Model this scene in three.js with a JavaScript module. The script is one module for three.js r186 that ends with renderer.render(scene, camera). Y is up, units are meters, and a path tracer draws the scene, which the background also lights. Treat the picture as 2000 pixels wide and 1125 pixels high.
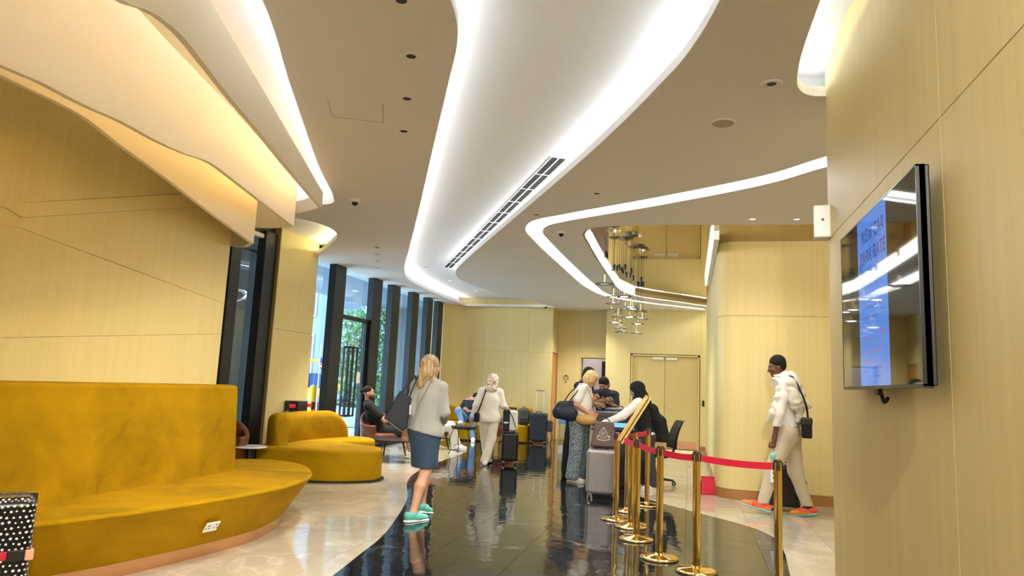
import * as THREE from 'three';
import { RectAreaLightUniformsLib } from 'three/addons/lights/RectAreaLightUniformsLib.js';
import { mergeGeometries, mergeVertices } from 'three/addons/utils/BufferGeometryUtils.js';
import { RoundedBoxGeometry } from 'three/addons/geometries/RoundedBoxGeometry.js';
import { ImprovedNoise } from 'three/addons/math/ImprovedNoise.js';

// ---------------------------------------------------------------- camera, sky, exposure
const scene = new THREE.Scene();
const camera = new THREE.PerspectiveCamera(45.24, 2000 / 1125, 0.05, 200);
camera.position.set(0, 1.4, 0);
camera.rotation.order = 'YXZ';
camera.rotation.set(0.13913, 0.25521, 0.04397);
scene.background = new THREE.Color(0.74, 0.87, 1.0).multiplyScalar(6.5);
const renderer = new THREE.WebGLRenderer({ antialias: true });
renderer.toneMapping = THREE.LinearToneMapping;
renderer.toneMappingExposure = 1.74;
renderer.shadowMap.enabled = true;
RectAreaLightUniformsLib.init();

const NEAR = 5.0, CEIL = 3.45, UPPER = 3.68;           // ceiling and the recessed ceiling above it
const WARM = [1.0, 0.64, 0.2], NEUTRAL = [0.97, 0.99, 1.0], SOFT = [1.0, 0.94, 0.82];

// ---------------------------------------------------------------- helpers
let seed = 7;
const rnd = () => { seed = (seed * 1664525 + 1013904223) >>> 0; return seed / 4294967296; };
const rr = (a, b) => a + (b - a) * rnd();
const clamp = (v, a, b) => Math.min(b, Math.max(a, v));
const mix = (a, b, t) => a + (b - a) * t;
const V = (x, y, z) => new THREE.Vector3(x, y, z);
const PN = new ImprovedNoise();
const taken = {};
function numbered(n) { const k = taken[n] = (taken[n] ?? -1) + 1; return k ? `${n}_${String(k).padStart(3, '0')}` : n; }
function shade(o) { o.traverse(m => { if (m.isMesh) { m.castShadow = true; m.receiveShadow = true; } }); return o; }
function tag(o, label, category, group) { o.userData.label = label; o.userData.category = category; if (group) o.userData.group = group; return o; }
function thing(name, label, category, [x, y, z] = [0, 0, 0], turn = 0, group) {
  const o = new THREE.Group(); o.name = numbered(name); o.position.set(x, y, z); o.rotation.y = turn; scene.add(o);
  return tag(o, label, category, group);
}
function part(parent, name, geo, mat, label) {
  const m = new THREE.Mesh(Array.isArray(geo) ? merge(geo) : geo, mat); m.name = name; m.castShadow = m.receiveShadow = true;
  if (label) m.userData.label = label; parent.add(m); return m;
}
function solo(name, label, category, geo, mat, group) {
  const m = new THREE.Mesh(Array.isArray(geo) ? merge(geo) : geo, mat); m.name = numbered(name); m.castShadow = m.receiveShadow = true; scene.add(m);
  return tag(m, label, category, group);
}
function struct(name, geo, mat, label, category) {
  const m = new THREE.Mesh(Array.isArray(geo) ? merge(geo) : geo, mat); m.name = name; m.castShadow = m.receiveShadow = true; scene.add(m);
  m.userData.kind = 'structure'; if (label) m.userData.label = label; if (category) m.userData.category = category; return m;
}
function merge(list) {
  const keep = list.map(g => {
    g = g.index ? g.toNonIndexed() : g;
    for (const k of Object.keys(g.attributes)) if (!['position', 'normal', 'uv'].includes(k)) g.deleteAttribute(k);
    if (!g.attributes.uv) g.setAttribute('uv', new THREE.BufferAttribute(new Float32Array(g.attributes.position.count * 2), 2));
    return g;
  });
  return mergeGeometries(keep, false);
}
function boxUV(g) {                        // uv in metres from the main axis of each face
  g = g.index ? g.toNonIndexed() : g; g.computeVertexNormals();
  const p = g.attributes.position, n = g.attributes.normal, uv = new Float32Array(p.count * 2);
  for (let i = 0; i < p.count; i++) {
    const ax = Math.abs(n.getX(i)), ay = Math.abs(n.getY(i)), az = Math.abs(n.getZ(i));
    const [u, v] = ax > ay && ax > az ? [p.getZ(i), p.getY(i)] : ay > az ? [p.getX(i), p.getZ(i)] : [p.getX(i), p.getY(i)];
    uv[2 * i] = u; uv[2 * i + 1] = v;
  }
  g.setAttribute('uv', new THREE.BufferAttribute(uv, 2)); return g;
}
const box = (x0, x1, y0, y1, z0, z1) => boxUV(new THREE.BoxGeometry(Math.abs(x1 - x0), Math.abs(y1 - y0), Math.abs(z1 - z0)).translate((x0 + x1) / 2, (y0 + y1) / 2, (z0 + z1) / 2));
const rbox = (x0, x1, y0, y1, z0, z1, r = .01, s = 3) => new RoundedBoxGeometry(x1 - x0, y1 - y0, z1 - z0, s, r).translate((x0 + x1) / 2, (y0 + y1) / 2, (z0 + z1) / 2);
const cyl = (r0, r1, y0, y1, n = 24, x = 0, z = 0) => new THREE.CylinderGeometry(r1, r0, y1 - y0, n).translate(x, (y0 + y1) / 2, z);
const lathe = (pts, n = 32) => new THREE.LatheGeometry(pts.map(p => new THREE.Vector2(p[0], p[1])), n);
function tube(pts, r, n = 32, m = 8, closed = false) { return new THREE.TubeGeometry(new THREE.CatmullRomCurve3(pts.map(p => V(...p)), closed, 'centripetal'), n, r, m, closed); }
function rod(a, b, r, r1 = r, m = 10) {
  const A = V(...a), B = V(...b), d = B.clone().sub(A), g = new THREE.CylinderGeometry(r1, r, d.length(), m);
  g.applyQuaternion(new THREE.Quaternion().setFromUnitVectors(V(0, 1, 0), d.clone().normalize()));
  return g.translate((A.x + B.x) / 2, (A.y + B.y) / 2, (A.z + B.z) / 2);
}
function spline2(pts, n, closed = false) {  // smooth curve through [x, z] points
  const c = new THREE.CatmullRomCurve3(pts.map(p => V(p[0], 0, p[1])), closed, 'centripetal');
  return c.getSpacedPoints(n).slice(0, closed ? n : n + 1).map(p => [p.x, p.z]);
}
function extrudeY(pts, y0, y1, bevel = 0, holes = [], seg = 3) {   // pts in [x, z]
  const s = new THREE.Shape(pts.map(p => new THREE.Vector2(p[0], -p[1])));
  for (const h of holes) s.holes.push(new THREE.Path(h.map(p => new THREE.Vector2(p[0], -p[1]))));
  const g = new THREE.ExtrudeGeometry(s, { depth: y1 - y0 - 2 * bevel, bevelEnabled: bevel > 0, bevelThickness: bevel, bevelSize: bevel, bevelOffset: -bevel, bevelSegments: seg, curveSegments: 4 });
  return g.rotateX(-Math.PI / 2).translate(0, y0 + bevel, 0);
}
function loft(rings, capA = true, capB = true) {                  // rings of [x, y, z] with equal counts
  const n = rings[0].length, pos = [], idx = [];
  for (const r of rings) for (const p of r) pos.push(...p);
  for (let j = 0; j + 1 < rings.length; j++) for (let i = 0; i < n; i++) {
    const a = j * n + i, b = j * n + (i + 1) % n, c = a + n, d = b + n; idx.push(a, b, d, a, d, c);
  }
  const cap = (r, flip) => {
    const start = pos.length / 3, ring = rings[r];
    for (const p of ring) pos.push(...p);
    const e1 = V(...ring[0]), nrm = V(0, 0, 0);
    for (let i = 0; i < n; i++) { const a = V(...ring[i]).sub(e1), b = V(...ring[(i + 1) % n]).sub(e1); nrm.add(a.cross(b)); }
    nrm.normalize();
    const u = Math.abs(nrm.y) < .9 ? V(0, 1, 0).cross(nrm).normalize() : V(1, 0, 0), v = nrm.clone().cross(u);
    const f = THREE.ShapeUtils.triangulateShape(ring.map(p => new THREE.Vector2(V(...p).dot(u), V(...p).dot(v))), []);
    for (const [a, b, c] of f) flip ? idx.push(start + a, start + c, start + b) : idx.push(start + a, start + b, start + c);
  };
  if (capA) cap(0, true); if (capB) cap(rings.length - 1, false);
  const g = new THREE.BufferGeometry(); g.setAttribute('position', new THREE.Float32BufferAttribute(pos, 3)); g.setIndex(idx); g.computeVertexNormals();
  return g;
}
function metreUV(g, s = 1) {                // smooth geometry: uv from position, good enough for soft goods
  const p = g.attributes.position, n = g.attributes.normal, uv = new Float32Array(p.count * 2);
  for (let i = 0; i < p.count; i++) {
    const flat = Math.abs(n.getY(i)) > .75;
    uv[2 * i] = s * (flat ? p.getX(i) : p.getX(i) * .7 - p.getZ(i) * .7); uv[2 * i + 1] = s * (flat ? p.getZ(i) : p.getY(i));
  }
  g.setAttribute('uv', new THREE.BufferAttribute(uv, 2)); return g;
}
const offset2 = (pts, d, closed = false) => pts.map((p, i) => {   // shift a plan curve sideways (to its left for d > 0)
  const n = pts.length, a = closed ? pts[(i + n - 1) % n] : pts[Math.max(0, i - 1)], b = closed ? pts[(i + 1) % n] : pts[Math.min(n - 1, i + 1)];
  const dx = b[0] - a[0], dz = b[1] - a[1], l = Math.hypot(dx, dz) || 1; return [p[0] + d * dz / l, p[1] - d * dx / l];
});

// ---------------------------------------------------------------- textures (what surfaces are made of)
function dataTex(w, h, fn, srgb = true) {
  const d = new Uint8Array(w * h * 4);
  for (let y = 0; y < h; y++) for (let x = 0; x < w; x++) {
    const c = fn(x / w, y / h), i = 4 * (y * w + x);
    d[i] = clamp(c[0], 0, 255); d[i + 1] = clamp(c[1], 0, 255); d[i + 2] = clamp(c[2], 0, 255); d[i + 3] = 255;
  }
  const t = new THREE.DataTexture(d, w, h); t.wrapS = t.wrapT = THREE.RepeatWrapping; t.magFilter = THREE.LinearFilter; t.minFilter = THREE.LinearMipmapLinearFilter;
  if (srgb) t.colorSpace = THREE.SRGBColorSpace; t.needsUpdate = true; return t;
}
// tileable noise: walk a circle in each of two directions
function tn(u, v, fu, fv, o = 0) { 
  const a = u * 2 * Math.PI, b = v * 2 * Math.PI, ru = fu / 6.283, rv = fv / 6.283;
  return PN.noise(Math.cos(a) * ru + 9.1 + o, Math.sin(a) * ru + 3.7 + Math.cos(b) * rv * .73, Math.sin(b) * rv + 5.3 + Math.cos(b) * rv * .68);
}
function fbm(u, v, f, o, oct = 5, g = .5) { let s = 0, a = 1; for (let i = 0; i < oct; i++) { s += a * tn(u, v, f, f, o + i * 7.7); f *= 2; a *= g; } return s; }
const veneer = dataTex(1024, 512, (u, v) => {
  const warp = .6 * tn(u, v, 3, 1, 2), streak = tn(u + warp * .01, v, 90, 2, 11) * 3 + tn(u, v, 260, 5, 21) * 3 + tn(u + warp * .02, v, 22, 1.2, 31) * 3, band = tn(u, v, 6, 1, 41) * 3;
  const s = streak + band; return [226 + s, 206 + s * 1.05, 142 + s * 1.25];
});
const veneerBump = dataTex(512, 256, (u, v) => { const s = 128 + tn(u, v, 200, 6, 3) * 90; return [s, s, s]; }, false);
const ridge = (n) => 1 - Math.abs(n);
const beigeStone = dataTex(1024, 1024, (u, v) => {
  const w = fbm(u, v, 3, 5, 4) * .12, c = fbm(u + w, v + w, 4, 15, 5), vein = Math.pow(ridge(clamp(fbm(u + w * 2, v - w, 3, 25, 4) * 1.6, -1, 1)), 14), fine = Math.pow(ridge(clamp(fbm(u - w, v + w * 2, 7, 35, 4) * 1.7, -1, 1)), 20);
  const b = c * 14 + vein * 20 + fine * 12; return [190 + b, 179 + b, 158 + b * 1.05];
});
const blackStone = dataTex(1024, 1024, (u, v) => {
  const w = fbm(u, v, 3, 55, 4) * .14, c = fbm(u, v, 5, 65, 5), vein = Math.pow(ridge(clamp(fbm(u + w * 2, v * 1 - w, 3, 75, 4) * 1.7, -1, 1)), 30), fine = Math.pow(ridge(clamp(fbm(u - w, v + w, 6, 85, 4) * 1.8, -1, 1)), 40);
  const b = Math.max(0, c) * 10 + vein * 60 * clamp(.4 + c, 0, 1) + fine * 34; return [24 + b, 25 + b, 27 + b];
});
const polishWaves = dataTex(512, 512, (u, v) => { const s = 128 + fbm(u, v, 10, 95, 3) * 80; return [s, s, s]; }, false);
const velvetNap = dataTex(512, 512, (u, v) => {    // brushed pile: crushed darker patches with soft grain
  const w = fbm(u, v, 4, 105, 3) * .1, a = fbm(u + w, v, 3, 115, 4), strokes = tn(u + w, v + w, 10, 24, 125) * .35, k = clamp(.5 + a * .7 + strokes * .5, 0, 1), grain = (rnd() - .5) * 10;
  const s = mix(.82, 1.03, Math.pow(k, .7)); return [176 * s + grain, 134 * s + grain, 1];
});
const leatherTone = dataTex(256, 256, (u, v) => { const a = fbm(u, v, 5, 135, 4); return [118 + a * 40, 66 + a * 28, 42 + a * 20]; });
const plaster = dataTex(256, 256, (u, v) => { const s = 128 + fbm(u, v, 40, 145, 3) * 40; return [s, s, s]; }, false);
const weave = dataTex(128, 128, (u, v) => { const s = 150 + 50 * Math.sin(u * 2 * Math.PI * 32) * Math.sin(v * 2 * Math.PI * 32) + (rnd() - .5) * 30; return [s, s, s]; }, false);
function rep(t, u, v) { const c = t.clone(); c.repeat.set(u, v); c.needsUpdate = true; return c; }

// ---------------------------------------------------------------- materials
const std = (o) => new THREE.MeshStandardMaterial(o), phy = (o) => new THREE.MeshPhysicalMaterial(o);
const C = (hex) => new THREE.Color(hex);
const M = {};
M.wood = std({ map: rep(veneer, .8, .35), bumpMap: rep(veneerBump, .8, .35), bumpScale: .0004, roughness: .5 });
M.woodDoor = std({ map: rep(veneer, .7, .4), color: C('#f6efe0'), bumpMap: rep(veneerBump, .7, .4), bumpScale: .0004, roughness: .5 });
M.groove = std({ color: C('#8a7448'), roughness: .8 });
M.beige = phy({ map: rep(beigeStone, .42, .42), roughness: .09, bumpMap: rep(polishWaves, .5, .5), bumpScale: .0018, specularIntensity: 1, ior: 1.6 });
M.black = phy({ map: rep(blackStone, .42, .42), roughness: .06, bumpMap: rep(polishWaves, .45, .45), bumpScale: .003, specularIntensity: 1, ior: 1.65 });
M.grout = std({ color: C('#6e675c'), roughness: .8 });
M.ceil = std({ color: C('#e6e1db'), roughness: .85, bumpMap: rep(plaster, 2, 2), bumpScale: .0004 });
M.white = std({ color: C('#eef0f2'), roughness: .8 });
M.fin = std({ color: C('#efe4d0'), roughness: .6 });
M.finEdge = std({ color: C('#efe4d0'), roughness: .6 });
M.bronze = std({ color: new THREE.Color(.38, .27, .09), metalness: 1, roughness: .04 });
M.copper = std({ color: new THREE.Color(.78, .44, .24), metalness: .9, roughness: .25 });
M.baseWood = std({ color: C('#b07f4c'), roughness: .35, metalness: .3 });
M.gold = std({ color: new THREE.Color(.86, .62, .22), metalness: 1, roughness: .1 });
M.brass = std({ color: new THREE.Color(.82, .62, .3), metalness: 1, roughness: .2 });
M.frame = std({ color: C('#101416'), roughness: .45, metalness: .0 });
M.velvet = phy({ specularIntensity: .3, map: rep(velvetNap, .9, .9), roughness: .9, sheen: .12, sheenColor: new THREE.Color(.5, .36, .0), sheenRoughness: .45 });
M.leather = std({ map: rep(leatherTone, 2, 2), roughness: .5 });
M.blackPl = std({ color: C('#141414'), roughness: .45 });
M.blackSoft = std({ color: C('#151517'), roughness: .9, bumpMap: rep(weave, 8, 8), bumpScale: .001 });
M.chrome = std({ color: new THREE.Color(.75, .75, .76), metalness: 1, roughness: .15 });
M.belt = std({ color: C('#d2143a'), roughness: .7 });
M.glass = phy({ color: new THREE.Color(.74, .84, .90), transmission: 1, thickness: 0, roughness: .0, ior: 1.5 });
M.clear = phy({ color: new THREE.Color(.95, .98, 1), transmission: 1, thickness: 0, roughness: .02, ior: 1.45 });
const glow = (c, s) => std({ color: 0x000000, emissive: new THREE.Color(...c), emissiveIntensity: s, roughness: 1 });
const fabric = (hex, o = {}) => std({ color: C(hex), roughness: .92, ...o });
const LIGHTS = [];
function areaLight(pos, target, w, h, col, power) {   // power is the light's radiance
  const l = new THREE.RectAreaLight(new THREE.Color(...col), power, w, h); l.position.set(...pos); l.lookAt(...target); l.name = numbered('strip_light'); scene.add(l); LIGHTS.push(l); return l;
}
function spot(pos, target, col, cd, angle, pen = .6) {
  const l = new THREE.SpotLight(new THREE.Color(...col), cd, 0, angle, pen, 2); l.position.set(...pos); l.target.position.set(...target); l.castShadow = true; l.shadow.radius = 2; l.name = numbered('spot'); scene.add(l); scene.add(l.target); return l;
}
// ================================================================ THE SETTING
// ---- floor: dark polished stone path between beige stone, laid in slabs
const pathLeft = spline2([[-2.0, NEAR - .1], [-2.1, -1.5], [-2.3, -3.5], [-2.45, -4.69], [-2.55, -5.29], [-2.65, -5.9], [-2.83, -6.6], [-3.27, -8.0], [-3.75, -9.13], [-3.98, -9.83], [-4.2, -11.0], [-4.3, -12.2], [-4.4, -13.3], [-4.87, -14.2], [-5.5, -15.1], [-5.75, -16.1], [-5.3, -16.9], [-4.5, -17.1], [-4.05, -17.5], [-3.6, -18.55]], 110);
const pathRight = spline2([[-2.2, -18.55], [-1.95, -16], [-1.43, -14.0], [-.95, -11.2], [-.63, -9.66], [-.28, -9.19], [.2, -8.65], [.67, -8.1], [.84, -7.6], [.85, -7.07], [.78, -6.1], [.7, -4.9], [.6, -2], [.6, NEAR - .1]], 80);
const darkPath = [...pathLeft, ...pathRight];
function clipCell(poly, x0, x1, z0, z1) {           // part of a plan polygon inside one slab's rectangle
  const cut = (pts, inside, at) => {
    const out = [];
    for (let i = 0; i < pts.length; i++) {
      const a = pts[i], b = pts[(i + 1) % pts.length], ia = inside(a), ib = inside(b);
      if (ia) out.push(a); if (ia !== ib) out.push(at(a, b));
    } return out;
  };
  const ax = (x) => (a, b) => { const t = (x - a[0]) / (b[0] - a[0]); return [x, a[1] + t * (b[1] - a[1])]; };
  const az = (z) => (a, b) => { const t = (z - a[1]) / (b[1] - a[1]); return [a[0] + t * (b[0] - a[0]), z]; };
  let p = cut(poly, q => q[0] > x0, ax(x0)); p = cut(p, q => q[0] < x1, ax(x1)); p = cut(p, q => q[1] > z0, az(z0)); return cut(p, q => q[1] < z1, az(z1));
}
const area2 = (p) => Math.abs(p.reduce((s, a, i) => { const b = p[(i + 1) % p.length]; return s + a[0] * b[1] - b[0] * a[1]; }, 0) / 2);
const beigeLeft = [...pathLeft, [-3.6, -18.7], [-6.7, -18.7], [-6.7, NEAR], [-2.0, NEAR]];
const beigeRight = [[4.2, -18.7], [4.2, NEAR], [.6, NEAR], ...pathRight.slice().reverse(), [-2.2, -18.7]];
const floor = struct('floor', box(-6.7, 4.2, -.12, -.012, -20.6, NEAR), M.grout, 'polished stone floor with a winding black path between beige slabs', 'floor');
{
  const TW = .667, TL = 1.0, g = .0016, near = { black: [], beige: [] };
  const alcoveTile = extrudeY([[-3.5, -18.7], [-2.1, -18.7], [-2.1, -20.5], [-3.5, -20.5]], -.012, 0);
  part(floor, 'stone_slab', alcoveTile, M.beige);
  for (let i = -9; i < 7; i++) for (let j = 0; j < 24; j++) {
    const x0 = -.03 + i * TW, x1 = x0 + TW, z1 = NEAR - j * TL, z0 = Math.max(z1 - TL, -18.7);
    if (z0 >= z1) continue;
    for (const [poly, mat, key] of [[darkPath, M.black, 'black'], [beigeLeft, M.beige, 'beige'], [beigeRight, M.beige, 'beige']]) {
      const p = clipCell(poly, Math.max(x0, -6.7) + g, Math.min(x1, 4.2) - g, z0 + g, z1 - g);
      if (p.length < 3 || area2(p) < .004) continue;
      const q = p.filter((a, k) => { const b = p[(k + 1) % p.length]; return Math.hypot(a[0] - b[0], a[1] - b[1]) > .004; });
      if (q.length < 3) continue;
      const geo = extrudeY(q, -.012, 0), uv = geo.attributes.uv, du = rr(0, 3), dv = rr(0, 3);
      for (let k = 0; k < uv.count; k++) uv.setXY(k, uv.getX(k) + du, uv.getY(k) + dv);
      if (z1 > -3.6 || x0 > 2.6) near[key].push(geo); else part(floor, 'stone_slab', geo, mat);
    }
  }
  for (const k of ['black', 'beige']) part(floor, 'stone_paving', near[k], M[k]).userData.kind = 'stuff';
}

// ---- wall panels: veneered boards standing proud of the wall with open joints
function panel(wall, poly, o, u, v, th = .012, mat = M.wood, gap = .002, name = 'panel') {  // poly in (u, v) metres from o
  const c = poly.reduce((s, p) => [s[0] + p[0] / poly.length, s[1] + p[1] / poly.length], [0, 0]);
  const pts = poly.map(p => { const d = Math.hypot(p[0] - c[0], p[1] - c[1]); return [p[0] - (p[0] - c[0]) / d * gap, p[1] - (p[1] - c[1]) / d * gap]; });
  const g = new THREE.ExtrudeGeometry(new THREE.Shape(pts.map(p => new THREE.Vector2(...p))), { depth: th - .002, bevelEnabled: true, bevelThickness: .002, bevelSize: .0015, bevelOffset: -.0015, bevelSegments: 1 });
  const U = V(...u), W = V(...v), N = U.clone().cross(W);
  const du = rr(0, 4), dv = rr(0, 4), uv = g.attributes.uv; for (let k = 0; k < uv.count; k++) uv.setXY(k, uv.getX(k) + du, uv.getY(k) + dv);
  g.applyMatrix4(new THREE.Matrix4().makeBasis(U, W, N).setPosition(...o));
  return part(wall, name, g, mat);
}
const rect = (u0, u1, v0, v1) => [[u0, v0], [u1, v0], [u1, v1], [u0, v1]];

// left wall behind the long sofa, with two bends of decorative joints
const wallLeft = struct('wall_left', [box(-4.62, -4.332, 0, UPPER, -5.68, -3.54), extrudeY([[-4.332, -3.54], [-5.05, 1.6], [-5.05, NEAR], [-5.4, NEAR], [-5.4, 1.6], [-4.7, -3.54]], 0, UPPER), box(-6.7, -4.332, 0, UPPER, -5.68, -5.4)], M.groove, 'light maple veneered wall behind the long mustard sofa', 'wall');
{
  const o = [-4.332, 0, -3.54], u = [0, 0, -1], v = [0, 1, 0], e = 2.14;   // u runs away from the camera
  // joints as heights along the wall
  const Q = -.004;
  panel(wallLeft, [[Q, 0], [e, 0], [e, 1.76], [Q, 1.56]], [o[0], o[1], o[2]], u, v);
  panel(wallLeft, [[Q, 1.56], [e, 1.76], [e, 2.05], [.9, 2.19], [Q, 2.29]], o, u, v);
  panel(wallLeft, [[Q, 2.29], [.9, 2.19], [e, 2.05], [e, 3.0], [1.6, 2.86], [Q, 2.36]], o, u, v);
  panel(wallLeft, [[Q, 2.36], [1.6, 2.86], [e, 3.0], [e, 3.12], [1.4, 2.92], [Q, 2.46]], o, u, v, .022);
  panel(wallLeft, [[Q, 2.46], [1.4, 2.92], [e, 3.12], [e, UPPER], [Q, UPPER]], o, u, v);
  const L = Math.hypot(.718, 5.14), u2 = [.718 / L, 0, -5.14 / L], o2 = [-5.05, 0, 1.6];
  panel(wallLeft, [[0, 0], [L + .004, 0], [L + .004, 1.56], [0, 1.3]], o2, u2, v);
  panel(wallLeft, [[0, 1.3], [L + .004, 1.56], [L + .004, 2.29], [0, 2.2]], o2, u2, v);
  panel(wallLeft, [[0, 2.2], [L + .004, 2.29], [L + .004, 2.36], [L - .1, 2.4], [0, 2.6]], o2, u2, v);
  panel(wallLeft, [[0, 2.6], [L - .1, 2.4], [L + .004, 2.36], [L + .004, 2.46], [0, 2.75]], o2, u2, v, .022);
  panel(wallLeft, [[0, 2.75], [L + .004, 2.46], [L + .004, UPPER], [0, UPPER]], o2, u2, v);
  for (const [a, b] of [[0, 1.7], [1.7, 3.4]]) panel(wallLeft, rect(a, b, 0, UPPER), [-5.05, 0, NEAR], [0, 0, -1], v);
  panel(wallLeft, rect(0, 2.3, 0, UPPER), [-4.33, 0, -5.692], [-1, 0, 0], v, .01);
}
// right wall with the television
const wallRight = struct('wall_right', box(.905, 1.5, 0, UPPER, -4.9, NEAR), M.groove, 'pale veneered wall carrying the television', 'wall');
{
  const o = [.905, 0, 1.6], u = [0, 0, 1], v = [0, 1, 0];
  for (const [a, b] of [[-6.5, -4.35], [-4.35, -2.2], [-2.2, 0], [0, 1.7], [1.7, 3.4]]) { panel(wallRight, rect(a, b, 0, 2.45), [o[0], 0, o[2]], [0, 0, 1], v, .0151); panel(wallRight, rect(a, b, 2.45, UPPER), o, u, v, .0151); }
  panel(wallRight, rect(0, .58, 0, UPPER), [1.485, 0, -4.9], [-1, 0, 0], v, .01);
}
const MIRROR = CEIL + .105;
// curved pod wall behind the stanchions
function roundRect(x0, x1, z0, z1, r, n = 8) {
  const out = [];
  for (const [cx, cz, a0] of [[x1 - r, z1 - r, 0], [x0 + r, z1 - r, 1], [x0 + r, z0 + r, 2], [x1 - r, z0 + r, 3]])
    for (let k = 0; k <= n; k++) { const a = (a0 + k / n) * Math.PI / 2; out.push([cx + r * Math.cos(a), cz + r * Math.sin(a)]); }
  return out;
}
const pod = struct('wall_pod', extrudeY(roundRect(.385, 3.7, -17.8, -10.115, .27, 10), 0, MIRROR - .001), M.groove, 'round-cornered maple veneered wall behind the walking man', 'wall');
part(pod, 'panel', extrudeY(roundRect(.37, 3.7, -17.8, -10.1, .28, 10), .13, 2.495), M.wood);
part(pod, 'panel', extrudeY(roundRect(.37, 3.7, -17.8, -10.1, .28, 10), 2.5, MIRROR - .001), M.wood);
part(pod, 'plinth', extrudeY(roundRect(.362, 3.7, -17.8, -10.092, .288, 10), 0, .125), M.baseWood, 'brown polished plinth');
panel(pod, rect(1.15, 2.05, .14, 2.455), [0, 0, -10.1], [1, 0, 0], [0, 1, 0], .006, M.wood, .002, 'flush_door');

// far walls: z = -17.8 (lounge), a recess to -18.6, then the double doors
const wallFar = struct('wall_far', [box(-6.7, -3.5, 0, UPPER, -18.1, -17.815), box(-3.8, -3.5, 0, UPPER, -18.6, -17.9)], M.groove, 'veneered end wall of the lounge', 'wall');
for (let k = 0; k < 5; k++) { const a = -6.6 + k * .62, b = a + .62; panel(wallFar, rect(a, b, .1, 2.28), [0, 0, -17.815], [1, 0, 0], [0, 1, 0], .015); panel(wallFar, rect(a, b, 2.28, UPPER), [0, 0, -17.815], [1, 0, 0], [0, 1, 0], .015); }
part(wallFar, 'plinth', box(-6.6, -3.5, 0, .1, -17.815, -17.79), M.baseWood);
// curved veneered corner where the glazing meets the end wall
const cornerPts = []; for (let k = 0; k <= 10; k++) { const a = k / 10 * Math.PI / 2; cornerPts.push([-6.28 + .55 * (1 - Math.cos(a)), -17.25 - .55 * Math.sin(a)]); }
part(wallFar, 'corner_panel', extrudeY([...cornerPts, [-6.6, -17.8], [-6.6, -17.1], [-6.28, -17.1]], 0, UPPER), M.wood);
panel(wallFar, rect(0, .8, 2.3, UPPER), [-3.5, 0, -17.8], [0, 0, -1], [0, 1, 0], .012);
panel(wallFar, rect(0, .09, 0, 2.3), [-3.5, 0, -17.8], [0, 0, -1], [0, 1, 0], .012);
panel(wallFar, rect(.72, .8, 0, 2.3), [-3.5, 0, -17.8], [0, 0, -1], [0, 1, 0], .012);
const sideDoor = struct('door_1', box(-3.51, -3.495, .01, 2.28, -18.51, -17.9), std({ color: C('#c98f45'), roughness: .4 }), 'orange-brown door in the side of the recess', 'door');
part(sideDoor, 'frame', [box(-3.495, -3.475, 0, 2.3, -17.905, -17.885), box(-3.495, -3.475, 0, 2.3, -18.53, -18.51), box(-3.495, -3.475, 2.28, 2.3, -18.53, -17.885)], M.baseWood);
part(sideDoor, 'handle', tube([[-3.495, 1.0, -18.4], [-3.45, 1.0, -18.4], [-3.45, 1.0, -18.28]], .009, 12), M.chrome);

const wallRecess = struct('wall_recess', [box(-3.5, -2.83, 0, UPPER, -18.9, -18.615), box(-2.83, -2.1, 2.2, UPPER, -18.9, -18.615)], M.groove, 'veneered wall of the recess beside the lift lobby', 'wall');
panel(wallRecess, rect(-3.48, -2.86, 0, UPPER), [0, 0, -18.615], [1, 0, 0], [0, 1, 0], .015);
panel(wallRecess, rect(-2.86, -2.1, 2.24, UPPER), [0, 0, -18.615], [1, 0, 0], [0, 1, 0], .015);
part(wallRecess, 'opening_trim', [box(-2.86, -2.83, 0, 2.24, -18.62, -18.585), box(-2.83, -2.12, 2.21, 2.24, -18.62, -18.585)], M.woodDoor);
const lobby = struct('wall_lobby', [box(-3.6, -2.0, 0, 2.8, -20.6, -20.45), box(-3.75, -3.6, 0, 2.8, -20.6, -18.9), box(-2.1, -1.95, 0, 2.8, -20.6, -18.9), box(-3.75, -1.95, 2.7, 2.8, -20.6, -18.9)], std({ color: C('#d8cbc6'), roughness: .7 }), 'pinkish white wall of the lift lobby', 'wall');
solo('lobby_display', 'tall narrow black display panel on the lift lobby wall', 'display', rbox(-2.5, -2.3, 1.66, 2.2, -20.45, -20.41, .008), M.blackPl);
{ const t = thing('lobby_lamp', 'square ceiling lamp lighting the lift lobby', 'ceiling lamp', [-2.85, 2.7, -19.7]); part(t, 'frame', rbox(-.32, .32, -.04, 0, -.32, .32, .006), M.white); part(t, 'diffuser', box(-.29, .29, -.045, -.04, -.29, .29), glow(NEUTRAL, 1.5)); areaLight([-2.85, 2.65, -19.7], [-2.85, 0, -19.701], .56, .56, NEUTRAL, 4.5); }

const wallDoors = struct('wall_doors', [box(-2.1, -1.44, 0, UPPER, -18.3, -17.915), box(-1.44, .22, 2.3, UPPER, -18.3, -17.915), box(.22, .5, 0, UPPER, -18.3, -17.915)], M.groove, 'veneered wall around the double doors', 'wall');
panel(wallDoors, rect(-2.1, -1.47, .1, UPPER), [0, 0, -17.915], [1, 0, 0], [0, 1, 0], .015);
panel(wallDoors, rect(-1.47, .25, 2.33, UPPER), [0, 0, -17.915], [1, 0, 0], [0, 1, 0], .015);
panel(wallDoors, rect(.25, .5, .1, UPPER), [0, 0, -17.915], [1, 0, 0], [0, 1, 0], .015);
part(wallDoors, 'plinth', [box(-2.1, -1.47, 0, .1, -17.915, -17.89), box(.25, .5, 0, .1, -17.915, -17.89)], M.baseWood);
part(wallDoors, 'panel', box(-2.1, -2.09, 0, UPPER, -18.6, -17.915), M.wood);
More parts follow.
